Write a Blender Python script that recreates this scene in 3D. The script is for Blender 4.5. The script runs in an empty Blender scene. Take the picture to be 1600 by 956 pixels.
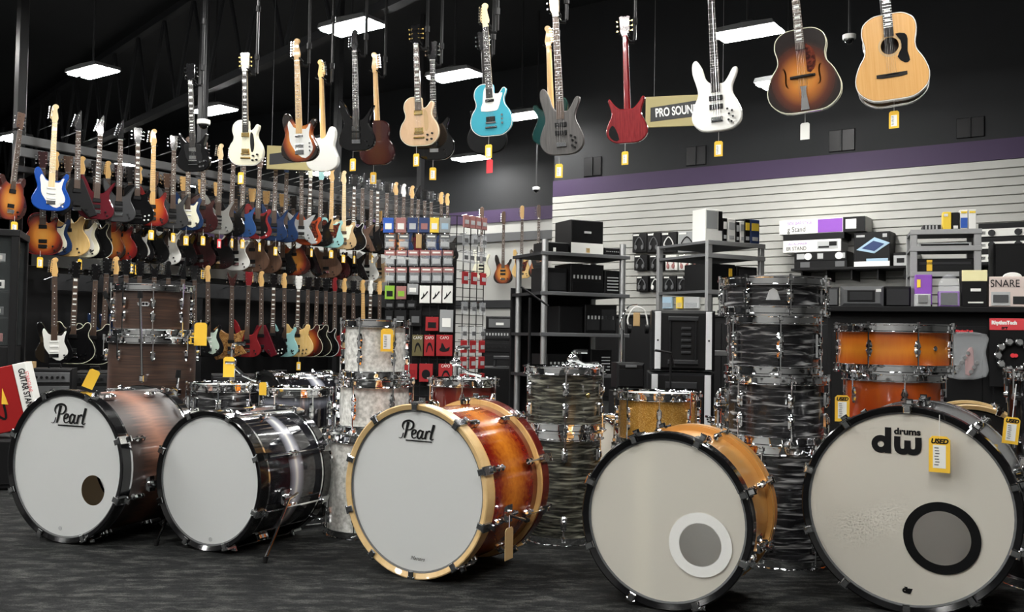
import bpy, bmesh, math, random
from mathutils import Vector, Matrix
R = math.radians
random.seed(7)
scene = bpy.context.scene
COL = scene.collection

# ------------------------------------------------------------------ camera, world, exposure
FPX = 1457.0
CAMZ = 0.84
cam_d = bpy.data.cameras.new('camera')
cam = bpy.data.objects.new('camera', cam_d)
COL.objects.link(cam)
cam_d.sensor_width = 36.0
cam_d.lens = 36.0 * FPX / 1600.0
cam_d.clip_end = 100
CROT = Matrix.Rotation(R(90 + 1.85), 3, 'X') @ Matrix.Rotation(R(1.0), 3, 'Z')
cam.matrix_world = Matrix.Translation((0, 0, CAMZ)) @ CROT.to_4x4()
scene.camera = cam
world = bpy.data.worlds.new('world')
scene.world = world
world.use_nodes = True
world.node_tree.nodes['Background'].inputs[0].default_value = (0.6, 0.65, 0.7, 1)
world.node_tree.nodes['Background'].inputs[1].default_value = 0.0
vs = scene.view_settings
vs.view_transform = 'Standard'
vs.look = 'None'
vs.gamma = 1.0
vs.use_curve_mapping = False
vs.exposure = 1.45
LAMP_POWER = 46.0

def P(px, py, Y):
    """world point that lies Y metres in front of the camera along the given sight line"""
    d = CROT @ Vector(((px - 800) / FPX, (478 - py) / FPX, -1))
    return Vector((0, 0, CAMZ)) + d * (Y / d.y)

def pxm(n, Y):
    return n * Y / FPX

DL = Vector((.566, .824, 0)).normalized()      # run of the guitar rack
DR = Vector((.821, -.570, 0)).normalized()     # run of the white slatwall
NL = Vector((.824, -.566, 0)).normalized()     # rack faces this way
NR = Vector((-.570, -.821, 0)).normalized()    # slatwall faces this way
YAW_L = math.atan2(NL.x, -NL.y)
YAW_R = math.atan2(NR.x, -NR.y)

# ------------------------------------------------------------------ materials
MATS = {}
def base_mat(name):
    m = bpy.data.materials.new(name)
    m.use_nodes = True
    MATS[name] = m
    return m, m.node_tree, m.node_tree.nodes['Principled BSDF']

def mat(name, col, rough=.5, metal=0., coat=0., emit=None, alpha=None, trans=0.):
    if name in MATS: return MATS[name]
    m, nt, b = base_mat(name)
    b.inputs['Base Color'].default_value = (*col, 1)
    b.inputs['Roughness'].default_value = rough
    b.inputs['Metallic'].default_value = metal
    b.inputs['Coat Weight'].default_value = coat
    b.inputs['Coat Roughness'].default_value = .05
    if rough >= .4 and not metal: b.inputs['Specular IOR Level'].default_value = .22
    if trans: b.inputs['Transmission Weight'].default_value = trans
    if alpha is not None: b.inputs['Alpha'].default_value = alpha
    if emit:
        b.inputs['Emission Color'].default_value = (*col, 1)
        b.inputs['Emission Strength'].default_value = emit
    return m

def ramp(nt, stops):
    r = nt.nodes.new('ShaderNodeValToRGB')
    e = r.color_ramp.elements
    while len(e) < len(stops): e.new(.5)
    for i, (p, c) in enumerate(stops):
        e[i].position = p; e[i].color = (*c, 1)
    return r

def noise_mat(name, stops, scale=(1, 1, 1), nscale=8, rough=.5, metal=0., coat=0., detail=6, dist=0., bump=0., nrough=.55):
    m, nt, b = base_mat(name)
    tc = nt.nodes.new('ShaderNodeTexCoord'); mp = nt.nodes.new('ShaderNodeMapping')
    mp.inputs['Scale'].default_value = scale
    n = nt.nodes.new('ShaderNodeTexNoise')
    n.inputs['Scale'].default_value = nscale; n.inputs['Detail'].default_value = detail
    n.inputs['Roughness'].default_value = nrough
    n.inputs['Distortion'].default_value = dist
    r = ramp(nt, stops)
    L = nt.links.new
    L(tc.outputs['Object'], mp.inputs[0]); L(mp.outputs[0], n.inputs['Vector'])
    L(n.outputs['Fac'], r.inputs[0]); L(r.outputs[0], b.inputs['Base Color'])
    b.inputs['Roughness'].default_value = rough; b.inputs['Metallic'].default_value = metal
    b.inputs['Coat Weight'].default_value = coat
    if bump:
        bp = nt.nodes.new('ShaderNodeBump'); bp.inputs['Strength'].default_value = bump
        bp.inputs['Distance'].default_value = .01
        L(n.outputs['Fac'], bp.inputs['Height']); L(bp.outputs[0], b.inputs['Normal'])
    return m

def grad_mat(name, stops, axis='y', lo=0., hi=1., rough=.3, coat=.6, grain=.0, gs=(30, 30, 3), metal=0.):
    """finish that fades along one axis of the object (a burst lacquer), with wood grain"""
    m, nt, b = base_mat(name)
    L = nt.links.new
    tc = nt.nodes.new('ShaderNodeTexCoord'); sp = nt.nodes.new('ShaderNodeSeparateXYZ')
    L(tc.outputs['Object'], sp.inputs[0])
    mr = nt.nodes.new('ShaderNodeMapRange')
    mr.inputs['From Min'].default_value = lo; mr.inputs['From Max'].default_value = hi
    L(sp.outputs['xyz'.index(axis)], mr.inputs['Value'])
    mp = nt.nodes.new('ShaderNodeMapping'); mp.inputs['Scale'].default_value = gs
    n = nt.nodes.new('ShaderNodeTexNoise'); n.inputs['Scale'].default_value = 3; n.inputs['Detail'].default_value = 5
    L(tc.outputs['Object'], mp.inputs[0]); L(mp.outputs[0], n.inputs['Vector'])
    ad = nt.nodes.new('ShaderNodeMath'); ad.operation = 'MULTIPLY_ADD'
    sb = nt.nodes.new('ShaderNodeMath'); sb.operation = 'SUBTRACT'; sb.inputs[1].default_value = .5
    L(n.outputs['Fac'], sb.inputs[0]); L(sb.outputs[0], ad.inputs[0]); ad.inputs[1].default_value = grain
    L(mr.outputs[0], ad.inputs[2])
    r = ramp(nt, stops); L(ad.outputs[0], r.inputs[0]); L(r.outputs[0], b.inputs['Base Color'])
    b.inputs['Roughness'].default_value = rough; b.inputs['Coat Weight'].default_value = coat
    b.inputs['Coat Roughness'].default_value = .06; b.inputs['Metallic'].default_value = metal
    return m

def burst_mat(name, stops, cz=.18, sx=6.2, sz=5.0, rough=.2):
    m, nt, b = base_mat(name)
    L = nt.links.new
    tc = nt.nodes.new('ShaderNodeTexCoord'); mp = nt.nodes.new('ShaderNodeMapping')
    mp.vector_type = 'POINT'
    mp.inputs['Location'].default_value = (0, 0, -cz * sz); mp.inputs['Scale'].default_value = (sx, 0, sz)
    ln = nt.nodes.new('ShaderNodeVectorMath'); ln.operation = 'LENGTH'
    L(tc.outputs['Object'], mp.inputs[0]); L(mp.outputs[0], ln.inputs[0])
    r = ramp(nt, stops); L(ln.outputs['Value'], r.inputs[0]); L(r.outputs[0], b.inputs['Base Color'])
    b.inputs['Roughness'].default_value = rough; b.inputs['Coat Weight'].default_value = .6
    return m

CHROME = mat('chrome', (.88, .89, .90), .09, 1.)
def rim_mat():
    m, nt, b = base_mat('chrome_rim'); L = nt.links.new
    b.inputs['Base Color'].default_value = (.90, .91, .92, 1); b.inputs['Metallic'].default_value = 1.; b.inputs['Roughness'].default_value = .06
    tc = nt.nodes.new('ShaderNodeTexCoord'); n = nt.nodes.new('ShaderNodeTexNoise'); n.inputs['Scale'].default_value = 24; n.inputs['Detail'].default_value = 1
    mp = nt.nodes.new('ShaderNodeMapping'); mp.inputs['Scale'].default_value = (1, 1, .6)
    bp = nt.nodes.new('ShaderNodeBump'); bp.inputs['Strength'].default_value = .35; bp.inputs['Distance'].default_value = .012
    L(tc.outputs['Object'], mp.inputs[0]); L(mp.outputs[0], n.inputs['Vector']); L(n.outputs['Fac'], bp.inputs['Height']); L(bp.outputs[0], b.inputs['Normal'])
    return m
RIM = rim_mat()
DCHROME = mat('dark_chrome', (.42, .43, .45), .2, 1.)
GOLDHW = mat('gold_hardware', (.85, .62, .22), .2, 1.)
STEEL = mat('brushed_steel', (.55, .56, .56), .35, .9)
BLACK = mat('black_gloss', (.005, .005, .0055), .12, 0, .5)
BLACKM = mat('black_matte', (.005, .005, .0055), .55)
BLACKP = mat('black_plastic', (.007, .007, .0075), .4)
RUBBER = mat('black_rubber', (.005, .005, .005), .8)
GREYD = mat('dark_grey', (.022, .0225, .024), .5)
GREYM = mat('mid_grey', (.11, .113, .116), .5)
GREYL = mat('light_grey', (.42, .43, .43), .45)
WHITE = mat('white_paint', (.75, .75, .72), .4)
WHITEG = mat('white_gloss', (.80, .80, .76), .15, 0, .4)
CREAM = mat('cream_gloss', (.82, .80, .62), .15, 0, .5)
PAPER = mat('paper_white', (.78, .78, .74), .7)
YELLOW = mat('tag_yellow', (.85, .52, .05), .6)
TAGRED = mat('tag_red', (.75, .05, .06), .6)
REDBOX = mat('red_card', (.32, .02, .023), .5)
INK = mat('ink_black', (.004, .004, .0045), .5)
CLEAR = mat('clear_plastic', (.75, .78, .8), .08, 0, 0, None, .2)
GLASS = mat('cabinet_glass', (.25, .28, .28), .03, 0, 0, None, .06)
HEADW = mat('coated_head', (.70, .72, .71), .45)
HEADC = mat('warm_coated_head', (.68, .66, .59), .45)
def head_mat(name, c, tr=.35):
    m, nt, b = base_mat(name); L = nt.links.new
    b.inputs['Base Color'].default_value = (*c, 1); b.inputs['Roughness'].default_value = .42
    tl = nt.nodes.new('ShaderNodeBsdfTranslucent'); tl.inputs[0].default_value = (*c, 1)
    mx = nt.nodes.new('ShaderNodeMixShader'); mx.inputs[0].default_value = tr
    L(b.outputs[0], mx.inputs[1]); L(tl.outputs[0], mx.inputs[2]); L(mx.outputs[0], nt.nodes['Material Output'].inputs[0])
    return m
HEADW = head_mat('white_film_head', (.80, .82, .81)); HEADC = head_mat('cream_film_head', (.80, .77, .68))
HEADE = mat('ebony_head', (.005, .005, .0055), .3)
MAPLE = noise_mat('maple', [(.3, (.62, .36, .12)), (.7, (.72, .46, .18))], (20, 20, 2), 3, .3, coat=.3)
PALEMAPLE = noise_mat('pale_maple', [(.3, (.70, .52, .27)), (.7, (.80, .62, .36))], (20, 20, 2), 3, .3, coat=.3)
ROSEW = noise_mat('rosewood', [(.3, (.035, .02, .013)), (.7, (.085, .05, .032))], (40, 40, 3), 3, .45)
EBONY = mat('ebony', (.016, .014, .013), .4)
FRET = mat('fret_wire', (.7, .7, .68), .25, 1.)
PEARLOID = mat('pearloid', (.75, .76, .72), .25)
WOODHOOP = noise_mat('maple_hoop', [(.3, (.60, .40, .17)), (.7, (.72, .51, .25))], (4, 4, 4), 6, .3, coat=.3)
TORT = noise_mat('tortoiseshell', [(.4, (.03, .008, .006)), (.65, (.16, .03, .015))], (1, 1, 1), 40, .15)
CARPET, _nt, _b = base_mat('carpet')
def _carpet():
    nt, b = _nt, _b; L = nt.links.new
    tc = nt.nodes.new('ShaderNodeTexCoord')
    mp = nt.nodes.new('ShaderNodeMapping'); mp.inputs['Scale'].default_value = (3.2, 8.5, 1); mp.inputs['Rotation'].default_value = (0, 0, R(-8))
    n1 = nt.nodes.new('ShaderNodeTexNoise'); n1.inputs['Scale'].default_value = 2.4; n1.inputs['Detail'].default_value = 8; n1.inputs['Roughness'].default_value = .75
    n2 = nt.nodes.new('ShaderNodeTexNoise'); n2.inputs['Scale'].default_value = 190; n2.inputs['Detail'].default_value = 3
    n3 = nt.nodes.new('ShaderNodeTexNoise'); n3.inputs['Scale'].default_value = 1.3; n3.inputs['Detail'].default_value = 4
    L(tc.outputs['Object'], mp.inputs[0]); L(mp.outputs[0], n1.inputs['Vector'])
    L(tc.outputs['Object'], n2.inputs['Vector']); L(tc.outputs['Object'], n3.inputs['Vector'])
    r1 = ramp(nt, [(.40, (.0045, .005, .0052)), (.50, (.0115, .012, .012)), (.62, (.042, .043, .040))])
    L(n1.outputs['Fac'], r1.inputs[0])
    r2 = ramp(nt, [(.3, (.45, .45, .45)), (.7, (1.5, 1.5, 1.5))])
    L(n2.outputs['Fac'], r2.inputs[0])
    r3 = ramp(nt, [(.35, (.7, .7, .7)), (.65, (1.3, 1.3, 1.3))]); L(n3.outputs['Fac'], r3.inputs[0])
    mx = nt.nodes.new('ShaderNodeMix'); mx.data_type = 'RGBA'; mx.blend_type = 'MULTIPLY'; mx.inputs['Factor'].default_value = 1
    L(r1.outputs[0], mx.inputs['A']); L(r2.outputs[0], mx.inputs['B'])
    m2 = nt.nodes.new('ShaderNodeMix'); m2.data_type = 'RGBA'; m2.blend_type = 'MULTIPLY'; m2.inputs['Factor'].default_value = 1
    L(mx.outputs['Result'], m2.inputs['A']); L(r3.outputs[0], m2.inputs['B'])
    L(m2.outputs['Result'], b.inputs['Base Color'])
    b.inputs['Roughness'].default_value = .95
    b.inputs['Specular IOR Level'].default_value = .15
    bp = nt.nodes.new('ShaderNodeBump'); bp.inputs['Strength'].default_value = .5; bp.inputs['Distance'].default_value = .004
    L(n2.outputs['Fac'], bp.inputs['Height']); L(bp.outputs[0], b.inputs['Normal'])
_carpet()

# ------------------------------------------------------------------ mesh building
def smooth_loop(pts, n=4):
    out = []; k = len(pts)
    for i in range(k):
        p0, p1, p2, p3 = (Vector(pts[(i + j - 1) % k]) for j in range(4))
        for s in range(n):
            t = s / n
            out.append(.5 * ((2 * p1) + (p2 - p0) * t + (2 * p0 - 5 * p1 + 4 * p2 - p3) * t * t + (3 * p1 - p0 - 3 * p2 + p3) * t ** 3))
    return [(v.x, v.y) for v in out]

def smooth_path(pts, n=6):
    pts = [Vector(p) for p in pts]
    if len(pts) < 3: return pts
    q = [2 * pts[0] - pts[1]] + pts + [2 * pts[-1] - pts[-2]]
    out = []
    for i in range(1, len(q) - 2):
        p0, p1, p2, p3 = q[i - 1:i + 3]
        for s in range(n):
            t = s / n
            out.append(.5 * ((2 * p1) + (p2 - p0) * t + (2 * p0 - 5 * p1 + 4 * p2 - p3) * t * t + (3 * p1 - p0 - 3 * p2 + p3) * t ** 3))
    out.append(pts[-1])
    return out

def mirror(half):
    """half outline from bottom centre up the right side to the top -> whole outline"""
    return half + [(-x, z) for x, z in reversed(half) if abs(x) > 1e-6]

class MB:
    def __init__(s): s.v = []; s.f = []
    def add(s, vs, fs, M=None):
        o = len(s.v)
        s.v += [tuple(M @ Vector(v)) if M else tuple(v) for v in vs]
        s.f += [[i + o for i in f] for f in fs]
        return s
    def box(s, c, d, M=None, rz=0):
        x, y, z = d[0] / 2, d[1] / 2, d[2] / 2
        T = Matrix.Translation(c) @ Matrix.Rotation(rz, 4, 'Z')
        if M: T = M @ T
        return s.add([(a * x, b * y, e * z) for a in (-1, 1) for b in (-1, 1) for e in (-1, 1)],
                     [(0, 1, 3, 2), (4, 6, 7, 5), (0, 4, 5, 1), (2, 3, 7, 6), (0, 2, 6, 4), (1, 5, 7, 3)], T)
    def bbox(s, c, d, b=.004, M=None):
        """box with chamfered edges, front towards -y"""
        x, z = d[0] / 2, d[2] / 2
        T = Matrix.Translation((c[0], c[1], c[2]))
        if M: T = M @ T
        return s.slab([(x, -z), (x, z), (-x, z), (-x, -z)], -d[1] / 2, d[1] / 2, b, T)
    def slab(s, o, y0, y1, b=.0, M=None):
        """outline in x,z pushed from y0 (front) to y1 (back), edges chamfered by b"""
        a = sum(o[i][0] * o[(i + 1) % len(o)][1] - o[(i + 1) % len(o)][0] * o[i][1] for i in range(len(o)))
        if a < 0: o = o[::-1]
        n = len(o)
        def inset(d):
            r = []
            for i in range(n):
                p, q, t = Vector(o[i - 1]), Vector(o[i]), Vector(o[(i + 1) % n])
                e1 = (q - p); e2 = (t - q)
                e1 = e1.normalized() if e1.length > 1e-9 else e2.normalized()
                e2 = e2.normalized() if e2.length > 1e-9 else e1
                nn = Vector((-e1.y - e2.y, e1.x + e2.x))
                l = nn.length
                nn = nn / l if l > 1e-6 else Vector((-e1.y, e1.x))
                k = min(1.6, 1 / max(.3, nn.dot(Vector((-e1.y, e1.x)))))
                r.append(q + nn * d * k)
            return r
        rings = []
        if b > 0:
            i1 = inset(b)
            rings = [(i1, y0), (o, y0 + b), (o, y1 - b), (i1, y1)]
        else:
            rings = [(o, y0), (o, y1)]
        vs = []; fs = []
        for rg, y in rings: vs += [(p[0], y, p[1]) for p in rg]
        for k in range(len(rings) - 1):
            for i in range(n):
                j = (i + 1) % n
                fs.append((k * n + i, k * n + n + i, k * n + n + j, k * n + j))
        fs.append(tuple(range(n))); fs.append(tuple(reversed(range((len(rings) - 1) * n, len(rings) * n))))
        return s.add(vs, fs, M)
    def cyl(s, a, b, r, n=8, r2=None, cap=True):
        a, b = Vector(a), Vector(b); r2 = r if r2 is None else r2
        d = (b - a)
        if d.length < 1e-9: return s
        q = d.to_track_quat('Z', 'Y').to_matrix()
        vs = []
        for c, rr in ((a, r), (b, r2)):
            for i in range(n):
                t = 2 * math.pi * i / n
                vs.append(c + q @ Vector((rr * math.cos(t), rr * math.sin(t), 0)))
        fs = [(i, (i + 1) % n, n + (i + 1) % n, n + i) for i in range(n)]
        if cap: fs += [tuple(reversed(range(n))), tuple(range(n, 2 * n))]
        return s.add(vs, fs)
    def tube(s, pts, r, n=6, sm=0):
        pts = smooth_path(pts, sm) if sm else [Vector(p) for p in pts]
        vs = []; k = len(pts)
        up = Vector((.123, .31, .94)).normalized()
        for i, p in enumerate(pts):
            d = (pts[min(i + 1, k - 1)] - pts[max(i - 1, 0)]).normalized()
            x = d.cross(up).normalized(); y = d.cross(x)
            rr = r[min(i, len(r) - 1)] if isinstance(r, (list, tuple)) else r
            for j in range(n):
                t = 2 * math.pi * j / n
                vs.append(p + x * (rr * math.cos(t)) + y * (rr * math.sin(t)))
        fs = [(i * n + j, i * n + (j + 1) % n, i * n + n + (j + 1) % n, i * n + n + j) for i in range(k - 1) for j in range(n)]
        fs += [tuple(reversed(range(n))), tuple(range((k - 1) * n, k * n))]
        return s.add(vs, fs)
    def lathe(s, prof, n=32, M=None, closed=False):
        """profile (r, z) turned round the z axis"""
        vs = []; k = len(prof)
        for r, z in prof:
            for i in range(n):
                t = 2 * math.pi * i / n
                vs.append((r * math.cos(t), r * math.sin(t), z))
        fs = []
        for a in range(k if closed else k - 1):
            b = (a + 1) % k
            for i in range(n):
                j = (i + 1) % n
                fs.append((a * n + i, a * n + j, b * n + j, b * n + i))
        return s.add(vs, fs, M)
    def sphere(s, c, r, n=10, sc=(1, 1, 1)):
        prof = [(max(1e-4, math.sin(math.pi * i / (n // 2 + 1))) * r, -math.cos(math.pi * i / (n // 2 + 1)) * r) for i in range(n // 2 + 2)]
        return s.lathe(prof, n, Matrix.Translation(c) @ Matrix.Diagonal((*sc, 1)))
    def ribbon(s, pts, w, y=0., sm=6, M=None):
        """flat stroke in the x,z plane (print)"""
        p3 = smooth_path([(p[0], p[1], 0) for p in pts], sm) if sm else [Vector((p[0], p[1], 0)) for p in pts]
        k = len(p3); vs = []
        for i, p in enumerate(p3):
            d = (p3[min(i + 1, k - 1)] - p3[max(i - 1, 0)]).normalized()
            nn = Vector((-d.y, d.x, 0))
            t = i / max(1, k - 1)
            ww = (w[0] + (w[1] - w[0]) * t) if isinstance(w, tuple) and len(w) == 2 else (w if not isinstance(w, tuple) else (w[0] * (1 - t) ** 2 + 2 * w[1] * t * (1 - t) + w[2] * t * t))
            a, b = p + nn * ww / 2, p - nn * ww / 2
            vs += [(a.x, y, a.y), (b.x, y, b.y)]
        fs = [(2 * i, 2 * i + 1, 2 * i + 3, 2 * i + 2) for i in range(k - 1)]
        return s.add(vs, fs, M)
    def disc(s, c, r, n=24, y=0, M=None):
        return s.add([(c[0] + r * math.cos(2 * math.pi * i / n), y, c[1] + r * math.sin(2 * math.pi * i / n)) for i in range(n)], [tuple(range(n))], M)
    def ring(s, c, r0, r1, y=0, n=40, M=None):
        vs = [(c[0] + r * math.cos(2 * math.pi * i / n), y, c[1] + r * math.sin(2 * math.pi * i / n)) for r in (r0, r1) for i in range(n)]
        return s.add(vs, [(i, (i + 1) % n, n + (i + 1) % n, n + i) for i in range(n)], M)
    def mesh(s, name, smooth=True, ang=38):
        me = bpy.data.meshes.new(name)
        me.from_pydata(s.v, [], s.f)
        if smooth:
            me.shade_smooth(); me.set_sharp_from_angle(angle=R(ang))
        me.materials.append(None)
        return me
    def build(s, name, m, parent=None, smooth=True, ang=38):
        return mkobj(name, s.mesh(name, smooth, ang), m, parent)

def mkobj(name, me, m, parent=None, loc=None, rot=None):
    o = bpy.data.objects.new(name, me)
    COL.objects.link(o)
    o.material_slots[0].link = 'OBJECT'
    o.material_slots[0].material = m
    if parent: o.parent = parent
    if loc is not None: o.location = loc
    if rot is not None: o.rotation_euler = rot
    return o

LABELS = {}
def tag(o, label, cat, group=None):
    o['label'] = label; o['category'] = cat
    if group: o['group'] = group
    LABELS.setdefault(label, []).append((o, group))
    return o
def thing(name, label, cat, loc=(0, 0, 0), rz=0, group=None, rx=0, ry=0):
    o = bpy.data.objects.new(name, None); COL.objects.link(o)
    o.empty_display_size = .05
    o.location = loc; o.rotation_euler = (rx, ry, rz)
    return tag(o, label, cat, group)
def stuff(o):
    o['kind'] = 'stuff'; return o
def struct(o):
    o['kind'] = 'structure'; return o

def text_mesh(txt, h, shear=0., bold=0., squeeze=1., align='LEFT'):
    """flat lettering in the x,z plane facing -y, height h for capitals"""
    cu = bpy.data.curves.new('t', 'FONT'); cu.body = txt; cu.size = h / .70; cu.shear = shear; cu.offset = bold
    cu.align_x = align
    ob = bpy.data.objects.new('t', cu); COL.objects.link(ob)
    dg = bpy.context.evaluated_depsgraph_get(); dg.update()
    me = bpy.data.meshes.new_from_object(ob.evaluated_get(dg))
    bpy.data.objects.remove(ob); bpy.data.curves.remove(cu)
    for v in me.vertices: v.co = (v.co.x * squeeze, 0, v.co.y)
    me.materials.clear(); me.materials.append(None)
    return me
def text(txt, h, loc, m, parent, name='lettering', rot=None, **k):
    return mkobj(name, text_mesh(txt, h, **k), m, parent, loc, rot)

# ------------------------------------------------------------------ the room
W0 = P(864, 400, 13.5); W0.z = 0                       # where the slatwall ends
def wall_quad(name, a, b, z0, z1, m, nrm, th=.1):
    a, b = Vector(a), Vector(b); d = b - a
    mb = MB(); o = -nrm * th
    vs = [a + Vector((0, 0, z0)), b + Vector((0, 0, z0)), b + Vector((0, 0, z1)), a + Vector((0, 0, z1))]
    vs += [v + o for v in vs]
    mb.add(vs, [(0, 1, 2, 3), (7, 6, 5, 4), (0, 4, 5, 1), (1, 5, 6, 2), (2, 6, 7, 3), (3, 7, 4, 0)])
    return mb.build(name, m, None, False)

DARKWALL = noise_mat('dark_wall_paint', [(.3, (.0045, .0056, .007)), (.7, (.0065, .0078, .0095))], (1, 1, 1), 2, .75)
CEILM = noise_mat('dark_ceiling', [(.3, (.0055, .0065, .008)), (.7, (.008, .0095, .011))], (1, 1, 1), 2, .85)
PURPLE = mat('purple_band', (.052, .034, .075), .6)
SLATM = noise_mat('slatwall_board', [(.3, (.37, .37, .345)), (.7, (.41, .41, .38))], (1, 1, 1), 1.5, .45)
BOARDW = mat('wall_white', (.40, .40, .38), .6)
SHOPW = mat('shop_wall_grey', (.26, .26, .255), .6)

fl = MB().add([(-19, -5, 0), (15, -5, 0), (15, 27, 0), (-19, 27, 0)], [(0, 1, 2, 3)]).build('floor', CARPET, None, False); struct(fl)
ce = MB().add([(-19, -5, 5.6), (15, -5, 5.6), (15, 27, 5.6), (-19, 27, 5.6)], [(3, 2, 1, 0)]).build('ceiling', CEILM, None, False); struct(ce)
WEND = W0 + DR * 15
wr = wall_quad('wall_right', W0, WEND, 0, 2.87, SLATM, NR); struct(wr)
up = wall_quad('wall_upper', W0, WEND, 3.10, 5.6, DARKWALL, NR); struct(up)
tr = wall_quad('trim_1', W0 + NR * .03, WEND + NR * .03, 2.87, 3.10, PURPLE, NR, .12); struct(tr)
WB0 = P(864, 400, 15.98); WB0.z = 0
WBL = WB0 - DR * 17
wb = wall_quad('wall_back', WBL, WB0 + DR * 1.2, 0, 2.87, BOARDW, NR); struct(wb)
wbu = wall_quad('wall_back_upper', WBL, WB0 + DR * 1.2, 3.10, 5.6, DARKWALL, NR); struct(wbu)
t2 = wall_quad('trim_2', WBL + NR * .03, WB0 + DR * 1.2 + NR * .03, 2.87, 3.10, PURPLE, NR, .12); struct(t2)
jog = wall_quad('wall_jog', W0 - NR * .01, WB0 + (W0 - WB0).dot(DR) * DR, 0, 5.6, BOARDW, -DR); struct(jog)
wl = wall_quad('wall_left', (-18.5, -5, 0), (-18.5, 26, 0), 0, 5.6, DARKWALL, Vector((1, 0, 0))); struct(wl)
wf = wall_quad('wall_front', (-18.5, -4.8, 0), (14.5, -4.8, 0), 0, 2.9, SHOPW, Vector((0, 1, 0))); struct(wf)
wfu = wall_quad('wall_front_upper', (-18.5, -4.8, 0), (14.5, -4.8, 0), 2.9, 5.6, DARKWALL, Vector((0, 1, 0))); struct(wfu)
wrr = wall_quad('wall_side', (13, -5, 0), (13, 7, 0), 0, 5.6, SHOPW, Vector((-1, 0, 0))); struct(wrr)
# slatwall boards, one by one
sl_me = MB().bbox((7.5, -.018, 0), (15, .036, .0885), .003).mesh('slat')
k = 0; z = .06
while z < 2.84:
    o = mkobj('slat', sl_me, SLATM, wr, (W0.x, W0.y, z), (0, 0, math.atan2(DR.y, DR.x)))
    z += .0985
# dark vents high on the upper wall
VENT = mat('dark_vent', (.004, .004, .005), .4)
for (px, py, hw, hh) in ((925, 260, 14, 15), (1087, 243, 15, 15), (1315, 219, 18, 17), (1516, 199, 18, 16)):
    Yw = 13.5 * (864 + 1300) / (px + 1300) - .02
    c = P(px, py, Yw); w = pxm(2 * hw, Yw) * 1.15; h = pxm(2 * hh, Yw)
    t = bpy.data.objects.new('window_%d' % ((px // 100) - 8), None); COL.objects.link(t); struct(t)
    dd = (c - W0).dot(DR); q = W0 + DR * dd + NR * .005
    t.location = (q.x, q.y, c.z - h / 2); t.rotation_euler = (0, 0, YAW_R)
    for s in (-1, 1):
        MB().bbox((s * w * .25, 0, h / 2), (w * .47, .03, h), .006).build('pane', VENT, t)
    MB().box((0, -.015, h / 2), (w * .05, .03, h)).build('mullion', DARKWALL, t)
# ------------------------------------------------------------------ roof steel
JOIST = mat('joist_paint', (.018, .019, .021), .7)
def joist(a, b, dep, label):
    t = thing('roof_joist', label, 'roof joist', a)
    d = b - a; n = int(d.length / 1.1)
    for q, nm in ((Vector((0, 0, 0)), 'bottom_chord'), (Vector((0, 0, dep)), 'top_chord')):
        mb = MB(); dd = d.normalized(); s = dd.cross(Vector((0, 0, 1)))
        vs = []
        for e in (Vector((0, 0, 0)), d):
            for u, v in ((-.06, -.05), (.06, -.05), (.06, .05), (-.06, .05)): vs.append(q + e + s * u + Vector((0, 0, v)))
        mb.add(vs, [(0, 1, 5, 4), (1, 2, 6, 5), (2, 3, 7, 6), (3, 0, 4, 7), (3, 2, 1, 0), (4, 5, 6, 7)])
        mb.build(nm, JOIST, t, False)
    for i in range(n):
        p = d * (i / n); q = d * ((i + .5) / n) + Vector((0, 0, dep)); r_ = d * ((i + 1) / n)
        MB().cyl(p, q, .028, 6).build('web_bar', JOIST, t)
        MB().cyl(q, r_, .028, 6).build('web_bar', JOIST, t)
ja, jb = P(-60, 318, 20), P(600, 12, 9.2)
zj = jb.z
for i, (a, b) in enumerate(((ja, jb),)):
    d = (b - a)
    a2, b2 = Vector((a.x, a.y, zj)), Vector((b.x, b.y, zj))
    zj = P(560, 30, 9.6).z
    A = P(0, 290, (zj - CAMZ) * FPX / 222); B = P(560, 30, 9.6)
    A.z = B.z = zj
    joist(A - (B - A) * .1, B + (B - A) * .25, 5.55 - zj - .05, 'long dark steel roof joist running over the hanging guitars')

# ------------------------------------------------------------------ strip lamps
TUBE = mat('lamp_tube', (1., .985, .95), .5, 0, 0, LAMP_POWER)
LA = P(550, 40, 9.27); LZ = LA.z
lamp_h = MB()
for s in (-1, 1):
    lamp_h.slab([(-.0, .0), (.33, .0), (.31, .045), (.0, .06)] if s > 0 else [(0, 0), (0, .06), (-.31, .045), (-.33, 0)], -.17, .17, .006)
lamp_h = lamp_h.mesh('housing')
lamp_t = MB().bbox((0, 0, -.012), (.62, .12, .02), .004).mesh('tube')
lamp_b = MB().bbox((0, 0, .085), (.12, .10, .06), .006).cyl((0, 0, .1), (0, 0, 5.605 - LZ), .012, 6).mesh('drop')
def room_ok(p):
    if p.x < -17 or p.y < -4.3 or p.x > 11.5: return False
    q = p - W0
    if q.dot(NR) < .7 and q.dot(DR) > -.5: return False
    if (p - WB0).dot(NR) < .7: return False
    return True
def on_lamp_plane(px, py):
    d = CROT @ Vector(((px - 800) / FPX, (478 - py) / FPX, -1))
    return Vector((0, 0, CAMZ)) + d * ((LZ - CAMZ) / d.z)
def strip_lamp(name, label, p, group):
    t = thing(name, label, 'lamp', p, math.atan2(DR.y, DR.x), group)
    mkobj('housing', lamp_h, GREYM, t); mkobj('tube', lamp_t, TUBE, t, (0, -.08, 0)); mkobj('tube', lamp_t, TUBE, t, (.02, .08, 0)); mkobj('drop_rod', lamp_b if abs(p.z - LZ) < .01 else MB().bbox((0, 0, .085), (.12, .10, .06), .006).cyl((0, 0, .1), (0, 0, 5.605 - p.z), .012, 6).mesh('drop'), GREYD, t)
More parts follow.
